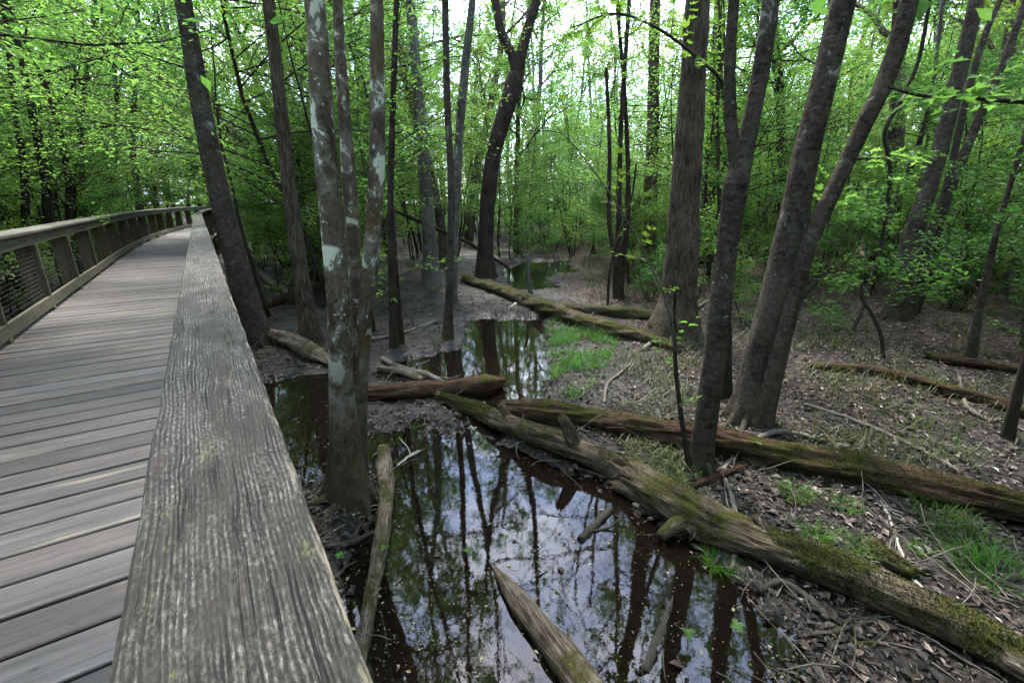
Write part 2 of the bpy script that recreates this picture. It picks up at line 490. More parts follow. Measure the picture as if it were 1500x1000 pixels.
def woodmat(name, kind):
    """boardwalk lumber; UV u runs along the grain in metres, v across"""
    m, nt = newmat(name); g = N(nt)
    uv = g.n('ShaderNodeTexCoord').outputs['UV']
    ri = g.n('ShaderNodeNewGeometry').outputs['Random Per Island']
    s = g.n('ShaderNodeSeparateXYZ', {0: uv}); u = s.outputs[0]; v = s.outputs[1]
    # wandering grain
    wob = g.noise(g.mapping(uv, (1.1, 5, 1)), 1.6, 3, 0.5)
    wob2 = g.noise(g.mapping(uv, (5, 16, 1)), 2.0, 3, 0.5)
    vv = g.math('ADD', v, g.math('ADD', g.math('MULTIPLY', wob, 0.035), g.math('MULTIPLY', wob2, 0.004)))
    co = g.n('ShaderNodeCombineXYZ', {0: u, 1: vv, 2: g.math('MULTIPLY', ri, 9.0)}).outputs[0]
    fine = g.noise(g.mapping(co, (9 if kind == 'cap' else 5, 240, 1)), 1.0, 5, 0.7)
    broad = g.noise(g.mapping(co, (1.2, 40, 1)), 1.0, 4, 0.6)
    speck = g.noise(g.mapping(co, (85, 210, 1)), 1.0, 6, 0.8)
    patch = g.noise(g.mapping(uv, (4, 9, 1)), 1.5, 5, 0.65)
    if kind == 'cap':
        # knot: pulls the rings round itself
        ku = g.math('MULTIPLY', g.math('SUBTRACT', u, 1.49), 9.0); kv = g.math('MULTIPLY', g.math('SUBTRACT', v, 0.108), 26.0)
        kr = g.math('ADD', g.math('MULTIPLY', ku, ku), g.math('MULTIPLY', kv, kv))
        kn = g.math('POWER', 2.718, g.math('MULTIPLY', kr, -1.0))
        kcore = g.step(kr, 0.10, 0.02)
        cath = g.math('MULTIPLY', g.math('ABSOLUTE', g.math('SUBTRACT', v, 0.115)), 1.0)
        ring = g.math('ADD', g.math('MULTIPLY', vv, 1050.0), g.math('MULTIPLY', kn, 26.0))
        ring = g.math('ADD', ring, g.math('MULTIPLY', g.math('MULTIPLY', cath, u), 160.0))
        ring = g.math('ADD', ring, g.math('MULTIPLY', g.noise(g.mapping(uv, (12, 60, 1)), 1.0, 3, 0.6), 2.5))
        rs = g.math('ADD', g.math('MULTIPLY', g.math('SINE', ring), 0.5), 0.5)
        br = g.math('ADD', g.math('MULTIPLY', speck, 1.0), g.math('MULTIPLY', patch, 0.35))
        f = g.math('ADD', g.math('MULTIPLY', rs, 0.10), g.math('ADD', g.math('MULTIPLY', br, 0.82), g.math('MULTIPLY', fine, 0.40)))
        col = g.ramp(f, [(0.64, (0.009, 0.008, 0.007)), (0.77, (0.034, 0.030, 0.026)), (0.88, (0.092, 0.083, 0.074)), (1.0, (0.27, 0.245, 0.22))])
        st = g.noise(g.mapping(uv, (2.6, 8, 1), (1, 7, 0)), 1.6, 5, 0.65)
        col = g.mix(g.math('MULTIPLY', g.step(st, 0.44, 0.60), 0.8), col, g.mix(speck, (0.012, 0.011, 0.010), (0.055, 0.047, 0.038)))
        chk = g.math('ABSOLUTE', g.math('SUBTRACT', g.noise(g.mapping(co, (1.0, 75, 1), (0, 3, 0)), 1.0, 3, 0.5), 0.5))
        ck = g.math('MULTIPLY', g.step(chk, 0.022, 0.006), g.step(g.noise(g.mapping(uv, (3, 9, 1), (5, 5, 0)), 1.3, 3, 0.5), 0.46, 0.56))
        col = g.mix(g.math('MULTIPLY', ck, 0.9), col, (0.006, 0.005, 0.005))
        # green-yellow lichen crust, pink-grey stains
        gl = g.math('MULTIPLY', g.step(g.noise(g.mapping(uv, (5, 12, 1), (3, 1, 0)), 1.7, 5, 0.7), 0.56, 0.68), g.step(speck, 0.42, 0.6))
        col = g.mix(g.math('MULTIPLY', gl, 0.65), col, (0.135, 0.128, 0.05))
        pk = g.step(g.noise(g.mapping(uv, (5, 10, 1), (9, 4, 0)), 1.5, 4, 0.6), 0.56, 0.70)
        col = g.mix(g.math('MULTIPLY', pk, 0.10), col, (0.17, 0.10, 0.11))
        # worn pale arris on the outer edge
        ed = g.math('MULTIPLY', g.step(v, 0.174, 0.183), g.step(g.noise(g.mapping(uv, (7, 60, 1)), 1.4, 5, 0.65), 0.50, 0.60))
        ed = g.math('MULTIPLY', ed, g.step(v, 0.20, 0.19))
        col = g.mix(g.math('MULTIPLY', ed, 0.7), col, (0.30, 0.25, 0.185))
        col = g.mix(g.math('MULTIPLY', kcore, 0.9), col, (0.010, 0.009, 0.008))
        col = g.mix(1.0, col, (1.08, 1.05, 1.03), 'MULTIPLY')
        hgt = g.math('ADD', g.math('ADD', g.math('MULTIPLY', rs, 0.3), g.math('MULTIPLY', fine, .5)), g.math('ADD', g.math('MULTIPLY', speck, 0.7), g.math('MULTIPLY', g.math('ADD', kcore, ck), -0.8)))
        nb = g.bump(hgt, 0.0032, 1.0)
        rough = 0.9
    elif kind == 'deck':
        f = g.math('ADD', g.math('MULTIPLY', fine, 0.35), g.math('ADD', g.math('MULTIPLY', broad, 0.55), g.math('MULTIPLY', patch, 0.25)))
        col = g.ramp(f, [(0.36, (0.015, 0.012, 0.0112)), (0.53, (0.042, 0.0350, 0.0335)), (0.68, (0.074, 0.062, 0.058)), (0.80, (0.14, 0.115, 0.092))])
        hv = g.n('ShaderNodeHueSaturation', {'Hue': 0.5, 'Saturation': g.math('ADD', 0.6, g.math('MULTIPLY', g.math('FRACT', g.math('MULTIPLY', ri, 5.7)), 0.8)),
                                             'Value': g.math('ADD', 0.6, g.math('MULTIPLY', ri, 0.75)), 'Color': col}).outputs[0]
        kk = g.vor(g.mapping(uv, (2.2, 5.0, 1)), 1.3)
        kd = g.step(kk.outputs['Distance'], 0.06, 0.025)
        tan = g.math('MULTIPLY', g.step(broad, 0.52, 0.68), g.step(g.noise(g.mapping(uv, (1.5, 3, 1)), 1.2, 3, 0.5), 0.50, 0.62))
        col = g.mix(g.math('MULTIPLY', tan, 0.6), hv, (0.23, 0.185, 0.125))
        col = g.mix(g.math('MULTIPLY', kd, 0.85), col, (0.02, 0.018, 0.017))
        nb = g.bump(g.math('ADD', fine, g.math('MULTIPLY', broad, 1.2)), 0.0022, 0.9)
        rough = g.n('ShaderNodeMapRange', {0: fine, 3: 0.5, 4: 0.75}).outputs[0]
    else:
        f = g.math('ADD', g.math('MULTIPLY', fine, 0.4), g.math('ADD', g.math('MULTIPLY', broad, 0.5), g.math('MULTIPLY', patch, 0.3)))
        a, b, c = {'rail': ((0.030, 0.026, 0.017), (0.075, 0.066, 0.042), (0.14, 0.122, 0.08)), 'post': ((0.040, 0.028, 0.018), (0.090, 0.063, 0.040), (0.15, 0.112, 0.072)),
                   'top': ((0.022, 0.020, 0.016), (0.070, 0.064, 0.052), (0.18, 0.165, 0.135))}[kind]
        col = g.ramp(f, [(0.42, a), (0.6, b), (0.80, c)])
        al = g.step(g.noise(g.mapping(uv, (3, 6, 1)), 1.6, 5, 0.65), 0.5, 0.66)
        col = g.mix(g.math('MULTIPLY', al, 0.45), col, (0.075, 0.085, 0.03))
        nb = g.bump(g.math('ADD', fine, broad), 0.002, 0.9)
        rough = 0.85
    g.out(g.pbr(col, rough, nb, 0.3))
    return m


M_CAP = woodmat('weathered_cap_wood', 'cap')
M_DECK = woodmat('weathered_deck_wood', 'deck')
M_RAIL = woodmat('mossy_rail_wood', 'rail')
M_POST = woodmat('brown_post_wood', 'post')
M_TOP = woodmat('grey_top_wood', 'top')


def simple(name, col, rough=0.5, metal=0.0):
    m, nt = newmat(name); g = N(nt)
    tc = g.n('ShaderNodeTexCoord').outputs['Object']
    c = g.mix(g.noise(tc, 30, 3), tuple(0.7 * a for a in col), tuple(1.3 * a for a in col))
    g.out(g.pbr(c, rough, None, 0.4, {'Metallic': metal}))
    return m


M_WIRE = simple('galvanised_wire', (0.06, 0.06, 0.055), 0.7, 0.2)
M_SPECK = simple('floating_bud_scale', (0.20, 0.17, 0.09), 0.7)

# ------------------------------------------------------------------ ground and water
def build_ground():
    az = np.concatenate([np.linspace(-66, 66, 520, endpoint=False), np.linspace(66, 294, 130, endpoint=False)])
    az = np.radians(az)
    r = 0.7 * (260 / 0.7) ** (np.linspace(0, 1, 430))
    A, R = np.meshgrid(az, r)
    X = R * np.sin(A); Y = R * np.cos(A)
    Z = terrain(X, Y)
    nr, na = X.shape
    V = np.stack([X, Y, Z], -1).reshape(-1, 3)
    i = np.arange(nr - 1)[:, None] * na; k = np.arange(na)[None]; k2 = (k + 1) % na
    q = np.stack([i + k, i + na + k, i + na + k2, i + k2], -1).reshape(-1, 4)
    q = q[:, ::-1]
    mb = MB()
    c = len(V)
    V = np.vstack([V, [[0, 0, float(terrain(0, 0))]]])
    kk = np.arange(na)
    mb.add(V, q, np.stack([np.full(na, c), (kk + 1) % na, kk], -1))
    o = mb.obj('ground', groundmat())
    tag(o, 'dark muddy forest floor covered in dead leaves around the pools', 'ground', None, 'structure')


build_ground()
wb = MB()
xs = np.linspace(-16, 9, 26); ys = np.linspace(0.2, 30, 31)
X, Y = np.meshgrid(xs, ys)
i = np.arange(30)[:, None] * 26 + np.arange(25)[None]
wb.add(np.stack([X, Y, np.zeros_like(X)], -1), np.stack([i, i + 1, i + 27, i + 26], -1).reshape(-1, 4))
tag(wb.obj('water', watermat()), 'still brown swamp water reflecting sky and trunks', 'water', None, 'structure')

# ------------------------------------------------------------------ boardwalk
def arc_line():
    d = lambda a: np.array([math.sin(math.radians(a)), math.cos(math.radians(a))])
    p = np.array([-0.34, 0.28]) - d(-33.5) * 3.4
    pts = [p.copy()]
    for L, a in ((19.5, -33.5), (5, -31.5), (5, -28), (5, -23.5), (5, -17), (10, -10)):
        n = int(L / 0.5)
        for _ in range(n):
            p = p + d(a) * L / n
            pts.append(p.copy())
    pts = np.array(pts)
    k = np.ones(5) / 5
    sm = pts.copy()
    for c in range(2):
        sm[2:-2, c] = np.convolve(pts[:, c], k, 'valid')
    return sm


RL = arc_line()
RS = np.concatenate([[0], np.cumsum(np.linalg.norm(np.diff(RL, axis=0), axis=1))])
RT = norm(np.gradient(RL, axis=0))


def rail_at(s, off=0.0):
    """point on the right inner rail edge at arc length s, moved off metres to the left; and tangent"""
    x = np.interp(s, RS, RL[:, 0]); y = np.interp(s, RS, RL[:, 1])
    t = norm(np.array([np.interp(s, RS, RT[:, 0]), np.interp(s, RS, RT[:, 1])]))
    nl = np.array([-t[1], t[0]])
    return np.array([x, y]) + nl * off, t, nl


S0 = 3.4            # arc length beside the camera
WID = 1.75


def board(mb, a, b, up, width, thick, bev=0.004, n=2, uoff=None, wob=0.0):
    """plank from a to b (top-centre line), cross-section width x thick; uv along/across"""
    a = np.asarray(a, float); b = np.asarray(b, float)
    t = norm(b - a); side = norm(np.cross(t, up)); upv = np.cross(side, t)
    w = width / 2
    cs = [(-w, -bev), (-w + bev, 0), (w - bev, 0), (w, -bev), (w, -thick + bev), (w - bev, -thick), (-w + bev, -thick), (-w, -thick + bev)]
    per = [0, bev, width - bev, width, width + thick, width + thick, 2 * width, 2 * width + thick]
    L = np.linalg.norm(b - a)
    uo = random.random() * 50 if uoff is None else uoff
    vo = 0 if uoff is not None else random.random() * 20
    V = []; UV = []
    for i in range(n + 1):
        f = i / n
        c = a + (b - a) * f
        for (x, y), p in zip(cs, per):
            V.append(c + side * (x + wob * (random.random() - .5)) + upv * (y + wob * .5 * (random.random() - .5)))
            UV.append((uo + f * L, vo + p))
    q = []
    for i in range(n):
        for k in range(8):
            k2 = (k + 1) % 8
            q.append((i * 8 + k, i * 8 + 8 + k, i * 8 + 8 + k2, i * 8 + k2))
    e = n * 8
    q += [(0, 1, 2, 3), (0, 3, 4, 7), (4, 5, 6, 7), (e + 3, e + 2, e + 1, e), (e + 7, e + 4, e + 3, e), (e + 7, e + 6, e + 5, e + 4)]
    mb.add(V, q, None, UV)


UP = np.array([0, 0, 1.0])
v3 = lambda p, z: np.array([p[0], p[1], z])
CAPW = 0.186


def build_boardwalk():
    bw = empty('boardwalk', v3(rail_at(S0 + 4, WID / 2)[0], 0.0))
    org = np.array(bw.location)
    tag(bw, 'grey wooden boardwalk curving away into the trees', 'boardwalk')
    mb = MB(); s = 0.1
    while s < RS[-1] - 0.2:
        p, t, nl = rail_at(s)
        a = p - nl * (0.18 + 0.02 * random.random()); b = p + nl * (WID + 0.12 + 0.03 * random.random())
        dz = (random.random() - .5) * 0.004
        board(mb, v3(a, DECK + dz), v3(b, DECK + dz + (random.random() - .5) * 0.004), UP, 0.196 - 0.004 * random.random(), 0.038, 0.005, 5, wob=0.002)
        s += 0.211
    mb.obj('deck', M_DECK, bw, False, org)
    for off in (-0.1, WID * 0.5, WID + 0.05):
        mj = MB()
        ss = np.arange(0, RS[-1], 1.6)
        for s1, s2 in zip(ss[:-1], ss[1:]):
            board(mj, v3(rail_at(s1, off)[0], DECK - 0.042), v3(rail_at(s2 - 0.002, off)[0], DECK - 0.042), UP, 0.045, 0.2, 0.004, 1)
        mj.obj('joist', M_POST, bw, False, org)
    for s1 in np.arange(1.5, RS[-1], 3.7):
        for off in (0.35, WID - 0.15):
            p, t, nl = rail_at(s1, off)
            mp = MB(); zb = float(terrain(p[0], p[1])) - 0.3
            board(mp, v3(p, zb), v3(p, DECK - 0.045), v3(t, 0), 0.1, 0.1, 0.004, 1)
            mp.obj('support_post', M_POST, bw, False, org)
    return bw


def build_railing(side, label):
    """side 0: right railing beside the camera, 1: left railing across the deck"""
    loc = rail_at(S0 + (2 if side == 0 else 6), 0 if side == 0 else WID)[0]
    rt = empty('railing', v3(loc, DECK)); org = np.array(rt.location)
    tag(rt, label, 'railing', 'railings of the boardwalk')
    sg = -1 if side == 0 else 1              # outward direction in units of the left normal
    base = 0 if side == 0 else WID
    o = lambda d: base + sg * d              # d metres outwards from the inner edge
    cw = CAPW if side == 0 else 0.30
    # cap boards
    if side == 0:
        joints = [0.0, S0 + 6.75, S0 + 10.2]
    else:
        joints = [0.4, S0 + 3.6]
    while joints[-1] < RS[-1] - 4: joints.append(joints[-1] + 3.66)
    joints.append(RS[-1] - 0.3)
    for j, (s1, s2) in enumerate(zip(joints[:-1], joints[1:])):
        mb = MB()
        n = max(2, int((s2 - s1) / 0.6)); ss = np.linspace(s1 + 0.002, s2 - 0.002, n + 1)
        dz = 0.0 if j == 0 else (random.random() - .5) * 0.004
        for q, (a, b) in enumerate(zip(ss[:-1], ss[1:])):
            pass
        # one continuous board following the rail
        V = []; UV = []; w = cw; th = 0.04; bev = 0.006
        cs = [(0, -bev), (bev, 0), (w - bev, 0), (w, -bev), (w, -th + bev), (w - bev, -th), (bev, -th), (0, -th + bev)]
        per = [0, bev, w - bev, w, w + th, w + th + bev, 2 * w + th, 2 * w + 2 * th]
        m = max(8, int((s2 - s1) / 0.03)) if j == 0 and side == 0 else n
        ss = np.linspace(s1 + 0.002, s2 - 0.002, m + 1)
        uo = -S0 if (j == 0 and side == 0) else random.random() * 40 + 5
        for s in ss:
            for (x, y), pp in zip(cs, per):
                e = 0.0025 * float(fbm(s * 9, x * 3 + 5, 3, 3)) if (j == 0 and side == 0) else 0.0
                ex = (x > w / 2) * e * 1.5 - (x < w / 2) * e
                p = rail_at(s, o(-0.012 * (side == 1) + x + ex))[0]
                V.append(v3(p, CAPZ + dz + y + e * 0.4)); UV.append((uo + s, pp))
        qd = []
        for i in range(m):
            for k in range(8):
                k2 = (k + 1) % 8
                f = (i * 8 + k, i * 8 + k2, i * 8 + 8 + k2, i * 8 + 8 + k)
                qd.append(f if side == 0 else f[::-1])
        e = m * 8
        qd += [(0, 1, 2, 3), (0, 3, 4, 7), (4, 5, 6, 7), (e + 3, e + 2, e + 1, e), (e + 7, e + 4, e + 3, e), (e + 7, e + 6, e + 5, e + 4)]
        mb.add(V, qd, None, UV)
        mb.obj('cap_board', M_CAP if side == 0 and j < 1 else M_TOP, rt, False, org)
    # fascia under the cap and raised curb at the deck
    for nm, zt, hh, dd, mat in (('top_rail', CAPZ - 0.043, 0.14, 0.02, M_RAIL), ('curb_rail', DECK + 0.19, 0.14, -0.0, M_RAIL)):
        ss = np.arange(0.3, RS[-1] - 1, 3.7)
        for s1, s2 in zip(ss[:-1], ss[1:]):
            mb = MB(); V = []; UV = []
            uo = random.random() * 30
            d1, d2 = dd, dd + 0.038
            cs = [(d1, zt), (d2, zt), (d2, zt - hh), (d1, zt - hh)]
            sx = np.linspace(s1, s2 - 0.003, 9)
            for s in sx:
                for x, z in cs:
                    V.append(v3(rail_at(s, o(x))[0], z)); UV.append((uo + s, z + x))
            qd = []
            for i in range(8):
                for k in range(4):
                    k2 = (k + 1) % 4
                    f = (i * 4 + k, i * 4 + k2, i * 4 + 4 + k2, i * 4 + 4 + k)
                    qd.append(f if side == 0 else f[::-1])
            qd += [(3, 2, 1, 0), (32, 33, 34, 35)]
            mb.add(V, qd, None, UV); mb.obj(nm, mat, rt, False, org)
    # deep 2x8 posts set crosswise
    first = S0 + 4.55 - 1.85 * 3
    for s1 in np.arange(first, RS[-1] - 1, 1.85):
        p, t, nl = rail_at(s1, 0)
        mb = MB()
        pw = 0.184 if side else 0.11
        c = rail_at(s1, o(0.042 + pw / 2))[0]
        board(mb, v3(c, DECK - 0.32), v3(c, CAPZ - 0.045), v3(t, 0), pw, 0.04, 0.003, 2)
        po = mb.obj('post', M_POST, rt, False, org)
        mb = MB()
        c2 = rail_at(s1, o(0.004 + 0.016))[0]
        board(mb, v3(c2, DECK + 0.195), v3(c2, CAPZ - 0.19), v3(t, 0), 0.036, 0.044, 0.003, 1)
        mb.obj('post_edge', M_RAIL, po, False, org)
        if side == 1:
            mb = MB()
            board(mb, v3(c2, DECK + 0.003), v3(c2, DECK + 0.048), v3(t, 0), 0.06, 0.12, 0.003, 1)
            mb.obj('block', M_RAIL, po, False, org)
    mb = MB()
    for z in np.linspace(DECK + 0.24, CAPZ - 0.23, 13):
        ss = np.arange(0.3, min(RS[-1] - 1, S0 + 24), 0.46)
        path = np.array([v3(rail_at(s, o(0.045))[0], z) for s in ss])
        tube(mb, path, np.full(len(path), 0.0013), 4, cap=False)
    for s in np.arange(0.5, S0 + 9, 0.1):
        p = rail_at(s, o(0.045))[0]
        tube(mb, np.array([v3(p, DECK + 0.2), v3(p, CAPZ - 0.2)]), np.full(2, 0.0007), 3, cap=False)
    mb.obj('wire_mesh', M_WIRE, rt, True, org)


build_boardwalk()
build_railing(0, 'weathered railing nearest the viewer with broad rough grained cap')
build_railing(1, 'mossy railing on the far side of the deck with wire infill')

# ------------------------------------------------------------------ foliage
def leaves(mb, pos, d, nrm, L, W, fold=0.25, shape='oval'):
    pos = np.asarray(pos); n = len(pos)
    if n == 0: return
    d = norm(d); s = norm(np.cross(nrm, d)); u = np.cross(d, s)
    L = np.broadcast_to(L, (n,))[:, None]; W = np.broadcast_to(W, (n,))[:, None]
    if shape == 'oval':
        pts = [(0, 0, 0), (.3, -.5, fold), (.68, -.4, fold * .8), (1, 0, -.12), (.68, .4, fold * .8), (.3, .5, fold)]
        qs = [(0, 1, 2, 3), (0, 3, 4, 5)]
    elif shape == 'quad':
        pts = [(0, 0, 0), (.45, -.5, fold), (1, 0, -.1), (.45, .5, fold)]
        qs = None; ts = [(0, 1, 2), (0, 2, 3)]
    else:  # lobed maple-like
        pts = [(0, 0, 0), (.05, -.35, .05), (.30, -.55, fold), (.34, -.28, .03), (.68, -.44, fold * .6), (.66, -.18, 0), (1, 0, -.12),
               (.66, .18, 0), (.68, .44, fold * .6), (.34, .28, .03), (.30, .55, fold), (.05, .35, .05)]
        qs = [(0, 1, 2, 3), (0, 3, 4, 5), (0, 5, 6, 7), (0, 7, 8, 9), (0, 9, 10, 11)]
    k = len(pts)
    V = np.stack([pos + d * L * a + s * W * b + u * W * c for a, b, c in pts], 1).reshape(-1, 3)
    base = (np.arange(n) * k)[:, None, None]
    if qs is not None:
        mb.add(V, (base + np.array(qs)[None]).reshape(-1, 4))
    else:
        mb.add(V, None, (base + np.array(ts)[None]).reshape(-1, 3))


def leaf_twigs(mb, tw, r, per=16, L=0.075, flat=0.35, ratio=0.5, shape='oval', spread=0.10):
    """tw: list of (start, end). alternate leaves both sides of each twig in a nearly level plane"""
    if not tw: return
    a = np.array([t[0] for t in tw]); b = np.array([t[1] for t in tw])
    n = len(a)
    f = np.tile(np.linspace(0.12, 1.0, per), n).reshape(n, per) + r.normal(0, 0.03, (n, per))
    pos = (a[:, None] + (b - a)[:, None] * f[..., None]).reshape(-1, 3)
    d = norm(b - a)
    up = norm(np.array([0, 0, 1.0]) + r.normal(0, 0.25, (n, 3)))
    sd = norm(np.cross(d, up)); up = np.cross(sd, d)
    sgn = np.tile(np.where(np.arange(per) % 2, 1, -1), n).reshape(n, per)
    ang = r.normal(0.9, 0.3, (n, per))
    ld = np.cos(ang)[..., None] * d[:, None] + (np.sin(ang) * sgn)[..., None] * sd[:, None]
    ld = ld + r.normal(0, flat * 0.5, (n, per, 3)); ld[..., 2] -= 0.12
    nr = up[:, None] + r.normal(0, flat, (n, per, 3))
    ln = L * r.uniform(0.6, 1.25, n * per)
    pos = pos + r.normal(0, spread * 0.25, pos.shape)
    leaves(mb, pos, ld.reshape(-1, 3), nr.reshape(-1, 3), ln, ln * ratio * r.uniform(0.85, 1.15, n * per), 0.2, shape)


def wander(r, p, d, L, n, jit, up=0.0):
    pts = [np.array(p, float)]; d = norm(d)
    for i in range(n):
        d = norm(d + r.normal(0, jit, 3) + np.array([0, 0, up]))
        pts.append(pts[-1] + d * L / n)
    return np.array(pts)


def level_branch(wood, tw, r, p, d, L, r0, ntw=8, rise=0.03, droop=0.0):
    """an understory branch with two-ranked level twigs"""
    path = wander(r, p, d, L, 6, 0.12, rise)
    tube(wood, path, np.linspace(r0, r0 * 0.25, len(path)), 4, cap=False)
    for k in range(ntw):
        f = 0.2 + 0.8 * (k + r.random() * .6) / ntw
        i = min(int(f * 6), 5); q = path[i] + (path[i + 1] - path[i]) * (f * 6 - i)
        dd = norm(path[i + 1] - path[i]); sd = norm(np.cross(dd, [0, 0, 1]))
        sg = 1 if k % 2 else -1
        td = norm(dd * r.uniform(.5, 1) + sd * sg * r.uniform(.5, 1.0) + np.array([0, 0, r.normal(0.0, .18) - droop]))
        tl = L * r.uniform(.22, .42) * (1.15 - .5 * f)
        e = q + td * tl
        tube(wood, np.array([q, (q + e) / 2 + r.normal(0, .02, 3), e]), np.array([r0 * .3, r0 * .2, r0 * .1]), 3, cap=False)
        tw.append((q, e))


def understory(seed, H, nb, leafL, matl, spreadL=1.0, stems=1, lean=0.1, low=0.22, per=16, barkm=None, ntw=8):
    r = np.random.default_rng(seed); wood = MB(); tw = []
    for sI in range(stems):
        h = H * r.uniform(.75, 1.0) if sI else H
        d0 = np.array([r.normal(0, lean + .12 * (stems > 1)), r.normal(0, lean + .12 * (stems > 1)), 1.0])
        path = wander(r, (r.normal(0, .06) * (stems > 1), r.normal(0, .06) * (stems > 1), -0.15), d0, h, 14, 0.07, 0.05)
        R0 = 0.012 * h ** 1.0 / 2 + 0.012
        rad = np.linspace(R0, 0.006, len(path))
        tube(wood, path, rad, 7)
        for k in range(nb // stems):
            f = low + (1 - low) * ((k + r.random()) / (nb // stems))
            i = min(int(f * 14), 13); q = path[i] + (path[i + 1] - path[i]) * (f * 14 - i)
            a = r.random() * 2 * PI
            L = spreadL * (0.5 + 1.5 * (1 - f) ** .6 * min(1, f * 2.2)) * r.uniform(.7, 1.2) * H / 6
            level_branch(wood, tw, r, q, (math.cos(a), math.sin(a), r.uniform(.0, .5)), L, 0.0045 + 0.004 * L, ntw)
        tw.append((path[-2], path[-1] + np.array([0, 0, .1])))
    fol = MB(); leaf_twigs(fol, tw, r, per, leafL, .4, .55, 'quad', .3)
    return wood.mesh('trunk', barkm or M_DARK), fol.mesh('crown', matl, False)


def limbs(wood, tw, r, p, d, L, r0, depth, up=0.05, seg=6):
    n = 6 if depth else 4
    path = wander(r, p, d, L, n, 0.14, up)
    tube(wood, path, np.linspace(r0, r0 * 0.45, n + 1), seg if depth > 1 else 4, cap=False)
    if depth == 0:
        tw.append((path[0], path[2])); tw.append((path[2], path[-1])); return
    kids = 5 if depth > 1 else 4
    for k in range(kids):
        f = 0.3 + 0.7 * (k + 1) / kids
        i = min(int(f * n), n - 1); q = path[i] + (path[min(i + 1, n)] - path[i]) * (f * n - i)
        dd = norm(path[min(i + 1, n)] - path[max(i - 1, 0)])
        rd = norm(np.cross(dd, r.normal(0, 1, 3)))
        limbs(wood, tw, r, q, dd * .75 + rd * r.uniform(.5, .95) + np.array([0, 0, .08]), L * r.uniform(.45, .62), r0 * 0.45, depth - 1, up * .6, seg)


def canopy_crown(wood, r, top, d, L0, r0, n_limbs, leafL, per=9, depth=2):
    """limbs along the upper trunk; returns twigs"""
    tw = []
    for k in range(n_limbs):
        f = k / max(1, n_limbs - 1)
        p = top[0] + (top[1] - top[0]) * f
        a = k * 2.4 + r.random()
        dr = np.array([math.cos(a), math.sin(a), 0.35 + 0.9 * f])
        limbs(wood, tw, r, p, dr, L0 * (1.1 - .5 * f) * r.uniform(.8, 1.15), r0 * (0.6 - .25 * f), depth)
    return tw


# ------------------------------------------------------------------ the trees one can tell apart
def place_stem(path_px, Y, top_h, base_z=None, lean_keep=0.6):
    pts = []; rad = []
    for (x, y, rp) in path_px:
        p = PY(x, y, Y); w = proj(p)[2]
        pts.append(p); rad.append(rp * w / F / math.sqrt(1 + ((x - 750) / F) ** 2))
    return pts, rad


